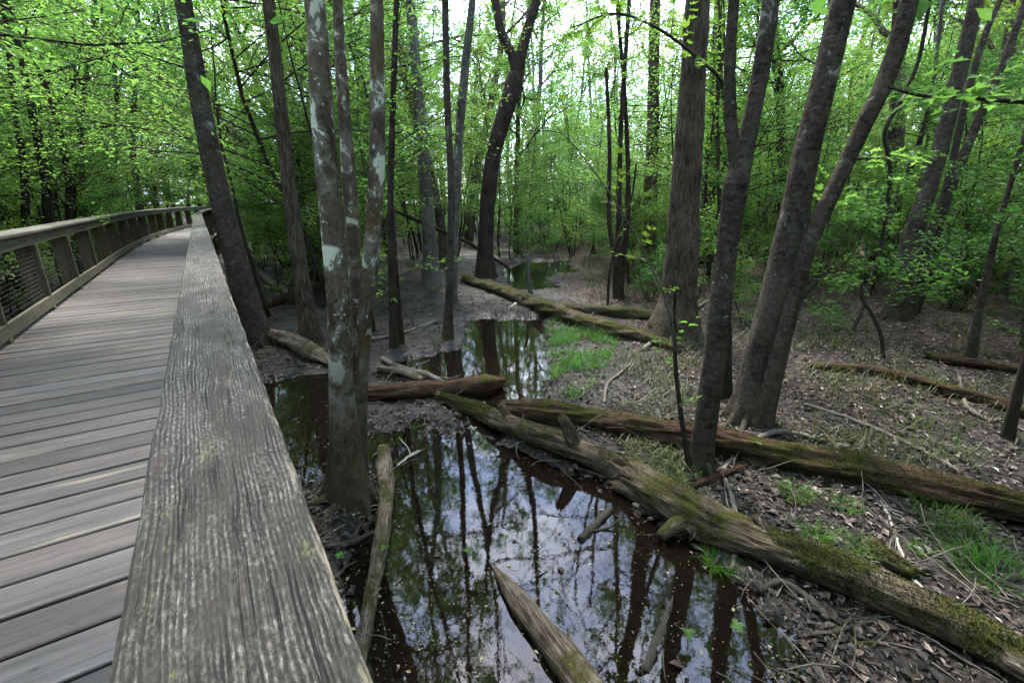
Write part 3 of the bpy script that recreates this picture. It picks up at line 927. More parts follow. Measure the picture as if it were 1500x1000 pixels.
def hero(name, label, stems, mat, top_h=14, crown_L=3.0, n_limbs=9, seed=1, cat='tree', flare=0.5, fh=0.3, lobes=5, ridge=0.0, amp=0.05, seg=22,
         leafL=0.13, group=None, crown=True, per=9, dy=None, leafm=None, step=0.07, depth=2, low_branches=0, back=0.0, roots=0, rscale=1.0):
    r = np.random.default_rng(seed)
    b = ground(stems[0][0][0], stems[0][0][1]); b[1] += back
    root = empty(name, b); org = np.array(b)
    tag(root, label, cat, group)
    tw = []; lowtw = []
    for k, st in enumerate(stems):
        Y = b[1] + (0 if dy is None else dy[k])
        pts, rad = place_stem(st, Y, top_h)
        rad = [q * rscale for q in rad]
        isbase = k == 0 or st[0][1] > stems[0][0][1] - 40
        if isbase:
            p0 = pts[0].copy(); zg = float(terrain(p0[0], p0[1]))
            p0[2] = zg - 0.15
            pts = [p0] + [p for p in pts if p[2] > zg + 0.02]; rad = [rad[0]] * (len(pts) - len(rad) + 0) + rad if len(pts) > len(rad) else [rad[0]] + rad[-(len(pts) - 1):]
        else:
            # start inside the parent stem
            pass
        # continue above the frame
        d = norm(pts[-1] - pts[-2]); p = pts[-1].copy(); rr = rad[-1]
        if st[-1][1] <= 30 and top_h > p[2] + .5:
            nst = max(2, int((top_h - p[2]) / 1.2))
            for q in range(nst):
                d = norm(d * 0.8 + np.array([0, 0, 0.28]) + r.normal(0, .05, 3))
                p = p + d * (top_h - pts[-1][2]) / (nst - q) * 0.98 if False else p + d * 1.2
                rr *= 0.90
                pts.append(p.copy()); rad.append(rr)
                if p[2] > top_h: break
        path, ra = spline(pts, rad, step)
        s = np.concatenate([[0], np.cumsum(np.linalg.norm(np.diff(path, axis=0), axis=1))])
        mod = trunkmod(len(path), seg, s, seed * 13 + k, amp, ridge, 10, flare if isbase else 0.0, fh, lobes)
        wood = MB()
        tube(wood, path, ra, seg, mod)
        if crown and st[-1][1] <= 30:
            hs = path[:, 2]
            j0 = int(np.searchsorted(hs, max(top_h * 0.55, hs[0])));
            j0 = min(j0, len(path) - 3)
            nl = max(3, n_limbs // len(stems)) if len(stems) > 1 else n_limbs
            for q in range(nl):
                j = j0 + int((len(path) - 2 - j0) * q / max(1, nl - 1))
                f = q / max(1, nl - 1); a = q * 2.4 + r.random() * 1.2
                limbs(wood, tw, r, path[j], (math.cos(a), math.sin(a), 0.3 + .8 * f), crown_L * (1.1 - .5 * f) * r.uniform(.8, 1.15), max(.02, ra[j] * .55), depth)
        for q in range(low_branches):
            j = int(len(path) * (0.25 + 0.5 * r.random())); a = r.random() * 2 * PI
            level_branch(wood, lowtw, r, path[j], (math.cos(a), math.sin(a), .3), r.uniform(.7, 1.6), 0.009, 6)
        if k == 0 and roots:
            for q in range(roots):
                a = 2 * PI * (q + .6 * r.random()) / roots; R = rad[0]
                o2 = np.array([math.cos(a), math.sin(a), 0]); c0 = pts[0].copy(); zg = float(terrain(c0[0], c0[1]))
                Lr = R * r.uniform(.9, 1.9); bend = np.array([-o2[1], o2[0], 0]) * r.normal(0, .25) * Lr
                rp = []
                for f, zz in ((0, .95), (.25, .45), (.5, .12), (.9, -.12), (1.3, -.35)):
                    e = c0 + o2 * (R * .62 + Lr * f) + bend * f * f
                    rp.append((e[0], e[1], (zg + zz * R * .8) if f < .4 else float(terrain(e[0], e[1])) + zz * R * .4))
                sp, sr = spline(rp, np.array([.20, .24, .20, .13, .06]) * R * r.uniform(.5, .95), .04)
                tube(wood, sp, sr, 10, trunkmod(len(sp), 10, np.linspace(0, 1, len(sp)), seed * 7 + q, .1))
        wood.obj('trunk' if len(stems) == 1 or k == 0 else 'stem', mat, root, True, org)
    def shut(q):
        v = np.array(q[1]) - np.array([.4, 2.2, 0]); a = math.degrees(math.atan2(v[0], v[1])); e = math.degrees(math.atan2(v[2], math.hypot(v[0], v[1])))
        if np.linalg.norm(np.array(q[1]) - [0, 0, CAMZ]) < 7.0 and q[1][2] < 7: return False
        return not (-6 < a < 24 and 31 < e < 66) or r.random() < .12
    tw = [q for q in tw if shut(q)]
    if tw or lowtw:
        fol = MB()
        leaf_twigs(fol, tw, r, per + 2, leafL, 0.5, 0.55, 'quad', 0.4)
        leaf_twigs(fol, lowtw, r, 11, 0.07, 0.35)
        fol.obj('crown', leafm or M_LEAF, root, False, org)
    return root


hero('tree', 'dark tree with lichen specks leaning left beside the railing cap',
     [[(378, 503, 24), (362, 450, 21), (348, 390, 18.5), (325, 300, 17), (301, 190, 16.5), (284, 90, 15.5), (268, 0, 14)]], M_SMOOTH, 15, 3.2, 9, 3, flare=.5, roots=5, low_branches=3)
hero('tree', 'slim grey trunk on its own between the leaning tree and the lichen tree',
     [[(457, 503, 17), (450, 460, 14), (440, 400, 13), (425, 280, 11), (407, 120, 10), (393, 0, 9.5)]], M_OAK, 13, 2.6, 7, 4, flare=.45, seg=18, low_branches=2)
hero('lichen_tree', 'tree of three stems with white lichen patches on a mossy foot in the mud',
     [[(510, 728, 40), (508, 690, 31), (505, 640, 26), (500, 560, 20.5), (497, 470, 19.5), (487, 330, 19.5), (474, 200, 19.5), (466, 80, 19), (460, 0, 18)],
      [(523, 520, 9), (521, 420, 11), (511, 260, 12), (502, 130, 10.5), (495, 0, 9)],
      [(519, 715, 20), (525, 600, 15), (533, 480, 14.5), (543, 390, 14), (552, 250, 13.5), (553, 120, 12.5), (552, 0, 11.5)]], M_LICHEN, 13, 2.8, 9, 5,
     flare=.55, fh=.22, lobes=5, roots=7, rscale=.88, seg=40, amp=.05, dy=[0, .22, .14], step=0.03)
hero('tree', 'pair of thin dark stems just right of the lichen tree',
     [[(577, 508, 7), (574, 400, 6), (572, 280, 5), (577, 120, 4.5), (581, 0, 4)], [(586, 478, 5), (579, 380, 3.5), (571, 250, 3)]], M_DARK, 10, 1.8, 5, 6, flare=.3, seg=10, dy=[0, .3], low_branches=4)
hero('tree', 'single thin straight stem with a mossy foot on the mud bank',
     [[(655, 496, 9), (658, 430, 5.5), (661, 280, 5), (655, 150, 5), (652, 0, 5)]], M_SMOOTH, 11, 2, 5, 7, flare=.6, fh=.12, seg=12, low_branches=1)
hero('tree', 'pale grey trunk rising from a dark shrubby foot behind the thin stem',
     [[(634, 420, 17), (631, 380, 11), (622, 250, 8.5), (612, 130, 8), (600, 0, 7)]], M_PALE, 16, 3, 8, 8, flare=.5, seg=16, low_branches=3)
hero('tree', 'slender pale trunk with lichen bands leaning slightly right at top',
     [[(662, 442, 7), (666, 340, 6), (672, 210, 6.5), (682, 90, 6), (692, 0, 5)]], M_PALE, 15, 2.6, 7, 9, flare=.4, seg=14)
hero('tree', 'dark forked tree with bowed trunk behind the mossy log',
     [[(711, 404, 15), (711, 370, 12), (713, 320, 11), (722, 230, 11), (743, 155, 12), (756, 108, 11)],
      [(757, 118, 8), (752, 85, 7), (735, 50, 6.5), (725, 0, 6)],
      [(755, 118, 9), (766, 70, 8), (775, 35, 7), (785, 0, 6)]], M_DARK, 17, 3.2, 10, 10, flare=.4, seg=18)
hero('tree', 'black stemmed small tree with several thin stems left of the big oak',
     [[(907, 436, 9), (905, 400, 7.5), (906, 330, 4), (910, 180, 3.5), (922, 0, 3)], [(911, 400, 4.5), (920, 300, 4), (916, 150, 3), (905, 20, 2.5)], [(903, 395, 4), (892, 320, 3.5), (893, 220, 3), (888, 100, 2.5)]],
     M_DARK, 11, 2, 6, 12, flare=.3, seg=10, dy=[0, .2, -.2], low_branches=4)
hero('tree', 'mid grey trunk half hidden behind leaves left of the big oak',
     [[(949, 406, 15), (952, 350, 10), (955, 250, 9), (957, 150, 9), (960, 0, 8)]], M_OAK, 17, 3, 8, 13, flare=.5, seg=16)
hero('oak_tree', 'largest straight trunk with furrowed bark and a wide flared foot',
     [[(986, 488, 42), (990, 460, 32), (994, 430, 27), (1001, 330, 23.5), (1008, 220, 21.5), (1016, 100, 19.5), (1022, 0, 18)]], M_OAK, 19, 4, 11, 14, flare=.35, fh=.4, seg=44, ridge=.07, low_branches=0)
hero('tree', 'dark ivy green trunk directly behind the big oak',
     [[(1028, 388, 11), (1036, 300, 10), (1044, 190, 10), (1050, 80, 9), (1055, 0, 9)]], M_DARK, 16, 3, 8, 15, flare=.4, seg=16, low_branches=8)
hero('tree', 'forked smooth trunk standing between the two long fallen logs',
     [[(1027, 680, 22), (1031, 640, 19), (1038, 590, 18), (1052, 480, 19), (1064, 370, 18), (1079, 270, 21), (1092, 215, 16), (1106, 150, 15), (1120, 70, 15), (1129, 0, 15)],
      [(1078, 262, 12), (1076, 225, 11), (1071, 180, 10), (1069, 90, 10), (1075, 0, 9)]], M_SMOOTH, 13, 2.8, 9, 16, roots=4, rscale=.92, flare=.25, fh=.15, seg=30, step=.04)
hero('tree', 'leaning twin trunked tree with scaly bark and spreading roots',
     [[(1092, 614, 36), (1100, 575, 28), (1112, 520, 25), (1130, 450, 25), (1155, 350, 25), (1182, 220, 24), (1212, 100, 23), (1237, 0, 22)],
      [(1108, 618, 26), (1128, 555, 20), (1160, 440, 16), (1187, 350, 16), (1225, 270, 15), (1262, 190, 16), (1300, 110, 17), (1332, 0, 17)]], M_SMOOTH, 15, 3.4, 10, 17, flare=.5, fh=.25, lobes=6, roots=9, rscale=.9, seg=36, dy=[0, -.12], step=.045)
hero('tree', 'dark narrow trunk half hidden behind the forked trunk',
     [[(1060, 580, 13), (1061, 500, 11), (1063, 400, 8), (1079, 280, 7), (1107, 150, 6), (1124, 0, 6)]], M_DARK, 11, 2.2, 6, 18, flare=.4, seg=14)
hero('tree', 'thin straight pole stem leaning right in front of the twin trunked tree',
     [[(1078, 400, 5), (1115, 325, 4.5), (1150, 240, 4), (1185, 150, 4), (1205, 60, 3.5), (1215, 0, 3)]], M_PALE, 9, 1.6, 4, 19, flare=.1, seg=8, low_branches=2)
hero('tree', 'leaning stout trunk with two thinner companions on the right hand slope',
     [[(1312, 468, 22), (1322, 425, 17), (1340, 340, 16), (1365, 260, 15), (1392, 160, 14), (1430, 0, 13)],
      [(1330, 466, 10), (1350, 380, 7), (1385, 280, 7), (1412, 160, 6), (1440, 60, 6), (1465, 0, 5)],
      [(1340, 452, 9), (1365, 360, 9), (1395, 270, 9), (1440, 160, 8), (1470, 90, 7), (1500, 10, 7)]], M_SMOOTH, 15, 3, 9, 20, roots=5, flare=.5, fh=.3, seg=20, dy=[0, .3, .5], low_branches=1)
hero('tree', 'short young trunk with drooping dark green boughs at the right edge',
     [[(1424, 526, 9), (1434, 460, 7), (1455, 360, 6), (1480, 270, 5), (1500, 200, 5), (1530, 90, 4)]], M_SMOOTH, 9, 1.8, 6, 21, flare=.3, seg=12, crown=False, low_branches=10, leafm=M_LEAF_D)
hero('tree', 'leaning stem at the right edge above the tangle of dead branches',
     [[(1478, 640, 11), (1490, 580, 9), (1506, 520, 9), (1540, 400, 8), (1580, 250, 7), (1640, 20, 6)]], M_DARK, 10, 2, 5, 22, flare=.3, seg=12)

# left-hand thicket trunks, each with its own lean
LT = [([(75, 335, 9), (66, 260, 8), (48, 170, 7), (30, 80, 6), (10, 0, 5)], 'dark stem bending left nearest the deck in the left thicket', 5.0),
      ([(104, 330, 7), (100, 260, 6), (84, 180, 5), (60, 110, 4), (22, 30, 3)], 'thin stem with a raised fork in the left thicket', 4.6),
      ([(42, 340, 8), (36, 260, 7), (22, 160, 6), (12, 60, 5), (4, 0, 5)], 'leftmost dark trunk behind the mossy railing', 6.0),
      ([(128, 330, 6), (122, 280, 5.5), (118, 200, 5), (125, 120, 4), (140, 0, 4)], 'upright narrow stem mid way along the left thicket', 7.0),
      ([(158, 322, 5), (165, 260, 4.5), (172, 180, 4), (168, 90, 4), (176, 0, 3)], 'slender stem near the far bend of the left thicket', 9.0)]
for i, (st, lab, off) in enumerate(LT):
    # stand each a few metres outside the far railing
    sx = st[0][0]
    d = ray(sx, 330); k = None
    for tt in np.linspace(3, 40, 400):
        p = d * tt; ss = np.argmin(np.hypot(RL[:, 0] - p[0], RL[:, 1] - p[1])); q, t, nl = rail_at(RS[ss])
        if (p[:2] - q) @ nl > WID + 0.9 + 0.35 * i:
            k = p; break
    zb = float(terrain(k[0], k[1])); px, py, w = proj((k[0], k[1], zb))
    st2 = [(px, py, st[0][2])] + [s for s in st if s[1] < py - 20]
    hero('thicket_tree', lab, [st2], M_DARK, 9, 2.2, 7, 30 + i, cat='tree', group='trunks in the left thicket', flare=.3, seg=12, low_branches=7, leafL=.1)

# ------------------------------------------------------------------ background trees: copies of a few kinds
def copy_thing(root, parts, loc, rz, sc, name):
    r = bpy.data.objects.new(name, None); COL.objects.link(r)
    r.location = [float(a) for a in loc]; r.rotation_euler = (random.gauss(0, .03), random.gauss(0, .03), rz); r.scale = (sc, sc, sc)
    r.empty_display_size = .2
    for nm, me in parts:
        o = bpy.data.objects.new(nm, me); COL.objects.link(o); o.parent = r
    return r


def tall_proto(seed, H, R, mat, leafm, L0=3.0):
    r = np.random.default_rng(seed); wood = MB()
    path = wander(r, (0, 0, -.2), (r.normal(0, .06), r.normal(0, .06), 1), H, 26, 0.045, 0.05)
    rad = np.linspace(R, R * .3, len(path)) ** 1.0
    p2, ra = spline(path, rad, 0.35)
    s = np.concatenate([[0], np.cumsum(np.linalg.norm(np.diff(p2, axis=0), axis=1))])
    tube(wood, p2, ra, 14, trunkmod(len(p2), 14, s, seed, .06, 0, 8, .5, .3))
    tw = []
    for q in range(11):
        f = .34 + .64 * q / 10; j = int(f * (len(p2) - 2)); a = q * 2.4 + r.random()
        limbs(wood, tw, r, p2[j], (math.cos(a), math.sin(a), .3 + .8 * f), L0 * (1.2 - .6 * f) * r.uniform(.8, 1.2), ra[j] * .5, 2)
    ltw = []
    for q in range(5):
        j = int((.12 + .3 * r.random()) * len(p2)); a = r.random() * 6.3
        level_branch(wood, ltw, r, p2[j], (math.cos(a), math.sin(a), .3), r.uniform(.8, 1.8), .01, 7)
    tw = [q for q in tw if q[1][2] < 8.5 or r.random() < .85]
    fol = MB(); leaf_twigs(fol, tw, r, 13, .165, .5, .55, 'quad', .4); leaf_twigs(fol, ltw, r, 12, .08, .35, .5, 'quad')
    return [('trunk', wood.mesh('trunk', mat)), ('crown', fol.mesh('crown', leafm, False))]


TALL = [tall_proto(101, 17, .17, M_DARK, M_LEAF), tall_proto(102, 19, .22, M_OAK, M_LEAF), tall_proto(103, 15, .11, M_PALE, M_LEAF_Y, 2.6), tall_proto(104, 16, .13, M_SMOOTH, M_LEAF, 2.8)]
UND = []
for sd, H, nb, mt, st in ((201, 7.0, 34, M_LEAF, 1), (202, 5.5, 30, M_LEAF, 2), (203, 8.5, 40, M_LEAF_Y, 1), (204, 6.0, 36, M_LEAF, 3), (205, 9.0, 38, M_LEAF, 1), (206, 4.6, 26, M_LEAF_D, 1)):
    a, b = understory(sd, H, nb, 0.07, mt, 1.7, st, .12, .24, 24, None, 13)
    UND.append([('trunk', a), ('crown', b)])
SAP = []
for sd, H, nb, mt, st in ((301, 2.2, 10, M_LEAF, 1), (302, 1.5, 12, M_LEAF_D, 3), (303, 3.0, 12, M_LEAF_Y, 2), (304, 2.6, 9, M_LEAF, 1)):
    a, b = understory(sd, H, nb, 0.075, mt, 1.7, st, .2, .15, 14, M_TWIG, 8)
    SAP.append([('stem', a), ('leaves', b)])


POLE = []
for sd, H, nb, mt in ((401, 7.5, 10, M_LEAF), (402, 9.0, 9, M_LEAF), (403, 6.5, 8, M_LEAF_Y)):
    a, b = understory(sd, H, nb, 0.08, mt, .8, 1, .1, .35, 12, M_DARK if sd != 402 else M_SMOOTH, 7)
    POLE.append([('trunk', a), ('crown', b)])


def railside(x, y):
    d = np.hypot(RL[:, 0] - x, RL[:, 1] - y); i = int(np.argmin(d)); t = RT[i]; nl = np.array([-t[1], t[0]])
    return float((np.array([x, y]) - RL[i]) @ nl), d[i]


HEROES = [np.array(o.location)[:2] for o in COL.objects if o.type == 'EMPTY' and 'tree' in o.name]


def zone(x, y):
    off, _ = railside(x, y)
    px = proj((x, y, 1.0))[0]
    if off > WID / 2 and px < 330: return 'in the thicket left of the boardwalk'
    if px < 600: return 'between the railing and the lichen tree'
    if px < 860: return 'beyond the mossy far log'
    if px < 1130: return 'around and behind the big oak'
    return 'on the right hand slope'


def zone_near(x, y):
    dist = math.hypot(x, y)
    return 'near' if dist < 14 else ('middle distance' if dist < 24 else 'far')


placed = []


def ok(x, y, gap, clear_hero=0.7, margin=0.9):
    off, d = railside(x, y)
    if -margin < off < WID + margin and d < WID + 2 + margin: return False
    if waterdist(np.array(x), np.array(y)) < 0.35: return False
    if any(np.hypot(*(h - (x, y))) < clear_hero for h in HEROES): return False
    if any(math.hypot(px - x, py - y) < gap for px, py in placed): return False
    return True


def scatter(kind, name, protos, n, r0, r1, az0, az1, gap, sc, labelf, cat, grp, seed, power=0.7):
    r = random.Random(seed); k = 0; tries = 0
    while k < n and tries < n * 60:
        tries += 1
        a = math.radians(r.uniform(az0, az1)); d = r0 + (r1 - r0) * r.random() ** power
        x, y = d * math.sin(a), d * math.cos(a)
        if not ok(x, y, gap, margin=2.0 if kind == 'u' else (1.2 if kind == 's' else .9)): continue
        pxx = proj((x, y, 0.3))[0]
        if kind == 'u' and seed == 53 and 1180 < pxx < 1520 and d < 15: continue
        if kind == 't' and -4 < math.degrees(a) < 22 and d < 30 and r.random() < .65: continue
        if 585 < pxx < 880 and d < 20 and kind != 't': continue
        if 1150 < pxx < 1500 and d < 13 and kind == 's' and r.random() < .75: continue
        i = r.randrange(len(protos)); s = r.uniform(*sc)
        if isinstance(protos[i], tuple): pass
        o = copy_thing(None, protos[i], (x, y, float(terrain(x, y))), r.random() * 6.28, s, name)
        z = zone(x, y)
        tag(o, labelf(i, z, d), cat, grp + ' ' + z)
        placed.append((x, y)); k += 1


NEAR = lambda d: 'nearby' if d < 13 else ('mid distance' if d < 24 else 'far off')
scatter('t', 'background_tree', TALL, 62, 14, 46, -56, 52, 1.3, (.8, 1.25),
        lambda i, z, d: ['%s tall dark trunk ', '%s tall trunk with furrowed bark ', '%s tall slim pale trunk ', '%s tall smooth grey trunk '][i] % NEAR(d) + z, 'tree', 'tall background trees', 41)
scatter('p', 'pole_tree', POLE, 130, 8.5, 34, -54, 52, .7, (.7, 1.2),
        lambda i, z, d: ['%s slender dark pole tree ', '%s slender grey pole tree ', '%s slender short pole tree '][i] % NEAR(d) + z, 'pole tree', 'slender pole trees', 47)
scatter('u', 'understory_tree', UND, 46, 7.5, 24, -60, -20, 1.0, (.75, 1.15),
        lambda i, z, d: ['%s leafy small tree with level sprays ', '%s two stemmed leafy small tree ', '%s yellowish green small tree ', '%s bushy several stemmed small tree ', '%s taller leafy understory tree ', '%s small dark leaved tree '][i] % NEAR(d) + z, 'small tree', 'understory trees', 42)
scatter('u', 'understory_tree', UND, 104, 12, 44, -24, 54, 1.2, (.75, 1.25),
        lambda i, z, d: ['%s leafy small tree with level sprays ', '%s two stemmed leafy small tree ', '%s yellowish green small tree ', '%s bushy several stemmed small tree ', '%s taller leafy understory tree ', '%s small dark leaved tree '][i] % NEAR(d) + z, 'small tree', 'understory trees', 43)
for (px, i, sc_, lab) in (((1495, 505), 5, 1.0, 'dark leaved small tree spreading level boughs at the right edge'), ((1390, 425), 5, 1.1, 'dark leaved small tree behind the leaning stout trunk'),
                          ((1565, 470), 1, 1.0, 'two stemmed leafy small tree cut by the right edge'), ((1270, 395), 3, .9, 'bushy small tree between the twin trunks and the stout trunk')):
    b = ground(*px)
    tag(copy_thing(None, UND[i], b, px[0] * .37, sc_, 'understory_tree'), lab, 'small tree')
    placed.append((b[0], b[1]))
WHERE = [(6.5, WID + 2.6, 4), (9.5, WID + 3.4, 0), (13, WID + 2.8, 1), (17, WID + 3.2, 2), (21, WID + 2.6, 4), (26, WID + 3, 0), (31, WID + 2.5, 4), (15.5, -3.0, 0), (20, -2.7, 4), (25, -2.8, 1), (30, -2.6, 4), (36, .8 * WID, 4), (38, 0.0, 0)]
for n_, (s_, off_, i_) in enumerate(WHERE):
    p = rail_at(S0 + s_, off_)[0]
    side = 'outside the mossy railing' if off_ > 1 else 'on the near side of the boardwalk'
    rank = ['closest', 'second', 'third', 'fourth', 'fifth', 'sixth', 'seventh'][n_ if n_ < 7 else n_ - 7] if n_ < 11 else ['left', 'right'][n_ - 11]
    lab = ('leafy tree %s, %s along the deck' % (side, rank)) if n_ < 11 else 'leafy tree closing the far end of the boardwalk, %s one' % rank
    tag(copy_thing(None, UND[i_], (p[0], p[1], float(terrain(p[0], p[1]))), n_ * 1.7, random.uniform(1.0, 1.25), 'understory_tree'), lab, 'small tree', 'leafy trees lining the boardwalk')
    placed.append((p[0], p[1]))
scatter('t', 'background_tree', TALL, 14, 20, 50, -45, -30, 1.2, (.8, 1.2),
        lambda i, z, d: ['%s tall dark trunk ', '%s tall trunk with furrowed bark ', '%s tall slim pale trunk ', '%s tall smooth grey trunk '][i] % NEAR(d) + z, 'tree', 'tall background trees', 51)
scatter('u', 'understory_tree', UND, 34, 17, 50, -46, -29, .9, (.9, 1.45),
        lambda i, z, d: ['%s leafy small tree with level sprays ', '%s two stemmed leafy small tree ', '%s yellowish green small tree ', '%s bushy several stemmed small tree ', '%s taller leafy understory tree ', '%s small dark leaved tree '][i] % NEAR(d) + z, 'small tree', 'understory trees', 52)
scatter('u', 'understory_tree', UND, 40, 20, 46, -62, -22, 1.2, (.8, 1.3),
        lambda i, z, d: ['%s leafy small tree with level sprays ', '%s two stemmed leafy small tree ', '%s yellowish green small tree ', '%s bushy several stemmed small tree ', '%s taller leafy understory tree ', '%s small dark leaved tree '][i] % NEAR(d) + z, 'small tree', 'understory trees', 48)
scatter('u', 'understory_tree', UND, 34, 12, 30, 12, 54, 1.2, (.55, .95),
        lambda i, z, d: ['%s leafy small tree with level sprays ', '%s two stemmed leafy small tree ', '%s yellowish green small tree ', '%s bushy several stemmed small tree ', '%s taller leafy understory tree ', '%s small dark leaved tree '][i] % NEAR(d) + z, 'small tree', 'understory trees', 53)
scatter('s', 'sapling', SAP, 90, 9, 26, 0, 54, .5, (.7, 1.4),
        lambda i, z, d: ['%s slim sapling with sparse leaves ', '%s low dark leaved bush ', '%s pale green two stemmed sapling ', '%s upright leafy sapling '][i] % NEAR(d) + z, 'sapling', 'saplings', 54)
scatter('s', 'sapling', SAP, 150, 8.5, 40, -56, 54, .6, (.6, 1.3),
        lambda i, z, d: ['%s slim sapling with sparse leaves ', '%s low dark leaved bush ', '%s pale green two stemmed sapling ', '%s upright leafy sapling '][i] % NEAR(d) + z, 'sapling', 'saplings', 44)

# ------------------------------------------------------------------ distant woodland closing the view, plus shade trees added behind the camera
def build_woodland():
    r = np.random.default_rng(77); wood = MB(); fol = MB()
    n = 620
    az = r.uniform(0, 2 * PI, n); rad = r.uniform(44, 85, n)
    front = np.abs(((az + PI) % (2 * PI)) - PI) < 1.1
    P0 = []
    for i in range(n):
        rr = rad[i] if front[i] else rad[i] * .45
        x, y = rr * math.sin(az[i]), rr * math.cos(az[i])
        off, d = railside(x, y)
        if d < 3.5: continue
        z = float(terrain(x, y)); h = r.uniform(9, 20); R = r.uniform(.08, .25)
        tube(wood, np.array([[x, y, z - .2], [x + r.normal(0, .3), y + r.normal(0, .3), z + h * .5], [x + r.normal(0, .6), y + r.normal(0, .6), z + h]]), np.array([R, R * .7, R * .3]), 6, cap=False)
        k = 900
        hh = z + 0.2 + (h + 1) * r.random(k) ** 1.2
        q = np.stack([x + r.normal(0, 2.4, k), y + r.normal(0, 2.4, k), hh], -1)
        dd = r.normal(0, 1, (k, 3)); dd[:, 2] *= .4
        nn = np.array([0, 0, 1.0]) + r.normal(0, .5, (k, 3))
        L = r.uniform(.22, .5, k)
        leaves(fol, q, dd, nn, L, L * .6, .2, 'quad')
    for i in range(46):  # near trees added out of view behind the camera to darken the foreground
        a = r.uniform(1.05, 2 * PI - 1.05); rr = r.uniform(3.5, 22)
        x, y = rr * math.sin(a), rr * math.cos(a)
        if railside(x, y)[1] < 2.6: continue
        z = float(terrain(x, y)); h = r.uniform(12, 18); R = r.uniform(.08, .2)
        tube(wood, np.array([[x, y, z - .2], [x, y, z + h * .5], [x + r.normal(0, .6), y + r.normal(0, .6), z + h]]), np.array([R, R * .7, R * .3]), 6, cap=False)
        k = 1500
        q = np.stack([x + r.normal(0, 2.3, k), y + r.normal(0, 2.3, k), z + h * (.28 + .75 * r.random(k))], -1)
        dd = r.normal(0, 1, (k, 3)); dd[:, 2] *= .4
        L = r.uniform(.14, .3, k)
        leaves(fol, q, dd, np.array([0, 0, 1.0]) + r.normal(0, .5, (k, 3)), L, L * .6, .2, 'quad')
    o = fol.obj('distant_woodland', M_LEAF, None, False)
    tag(o, 'mass of far green woodland closing the view behind the trunks', 'woodland', None, 'stuff')
    w = wood.obj('trunks', M_DARK, o, True)
    w['kind'] = 'stuff'


build_woodland()

# ------------------------------------------------------------------ fallen logs
def gpath(px, lift=0.75):
    pts = []; rad = []
    for x, y, rp in px:
        z = 0.1
        for _ in range(6):
            p = P(x, y, z); w = proj(p)[2]; r = rp * w / F * 0.94 / math.sqrt(1 + ((x - 750) / F) ** 2 * .7 + ((y - 500) / F) ** 2 * .6)
            z = max(float(terrain(p[0], p[1])), -0.02) + r * lift
        pts.append(P(x, y, z)); rad.append(r)
    return pts, rad


def add_log(name, label, px, mat, seed, seg=32, ridge=.14, amp=.13, jag=.12, lift=.75, stubs=(), cat='log', step=.03, group='fallen logs', ridge_n=12, mossn=0):
    pts, rad = gpath(px, lift)
    path, ra = spline(pts, rad, step)
    s = np.concatenate([[0], np.cumsum(np.linalg.norm(np.diff(path, axis=0), axis=1))])
    mb = MB()
    th = np.arange(seg) / seg
    mod = trunkmod(len(path), seg, s, seed, amp, ridge, ridge_n)
    mod = mod + 0.10 * fbm(*np.meshgrid(np.cos(th * 2 * PI) * 2.2 + 3, s * 3.5), seed % 23, 3) + 0.06 * vnoise(*np.meshgrid(np.arange(seg) * 0.9, s * 14), seed % 19) * 1.0
    cf = vnoise(*np.meshgrid(np.minimum(th, 1 - th) * 15 + seed, s * 1.9 + .8 * np.sin(s * 7)), seed % 29)
    mod = mod - .085 * np.exp(-(cf / .05) ** 2)
    pk = fbm(*np.meshgrid(np.cos(th * 2 * PI) * 1.6 + 9, s * 2.4), seed % 13 + 40, 2)
    mod = mod + .055 * np.clip((pk - .02) * 16, 0, 1)
    tube(mb, path, ra, seg, mod, True, jag)
    c = path[len(path) // 2].copy(); c[2] -= ra[len(path) // 2]
    root = mb.obj(name, mat, None, True, c)
    tag(root, label, cat, group)
    if mossn:
        r = np.random.default_rng(seed + 7); t_, a_, b_ = frames(path)
        i = r.integers(2, len(path) - 2, mossn * 3); j = r.integers(0, seg, mossn * 3); f = (th[j] * 2 * PI)
        nr = np.cos(f)[:, None] * a_[i] + np.sin(f)[:, None] * b_[i]
        q = path[i] + nr * (ra[i] * mod[i, j])[:, None] + t_[i] * r.normal(0, step * .5, len(i))[:, None]
        mk = (nr[:, 2] > -.15) & (fbm(q[:, 0] * 2.6 + q[:, 2] * 2, q[:, 1] * 2.6, 71, 3) + .25 * nr[:, 2] > .06)
        q = q[mk] - nr[mk] * .002; nq = nr[mk]; k = len(q)
        m3 = MB(); L = r.uniform(.006, .018, k)
        leaves(m3, q, nq + r.normal(0, .6, (k, 3)), r.normal(0, 1, (k, 3)), L, L * .55, .2, 'quad')
        if k: m3.obj('moss', M_MOSS, root, False, c)
    for (a, ra0, b, rb, zup) in stubs:
        i = int(np.argmin([np.hypot(*(np.array(proj(q)[:2]) - a)) for q in path])); A = path[i]
        B = PY(b[0], b[1], A[1] + zup); w = proj(A)[2]
        sp, sr = spline([A, (A + B) / 2 + np.array([0, 0, .02]), B], [ra0 * w / F, (ra0 + rb) / 2 * w / F, rb * w / F], .03)
        m2 = MB(); ss = np.linspace(0, 1, len(sp))
        tube(m2, sp, sr, 16, trunkmod(len(sp), 16, ss, seed + 3, .1, .1), True, .05)
        m2.obj('branch_stub', mat, root, True, c)
    return root


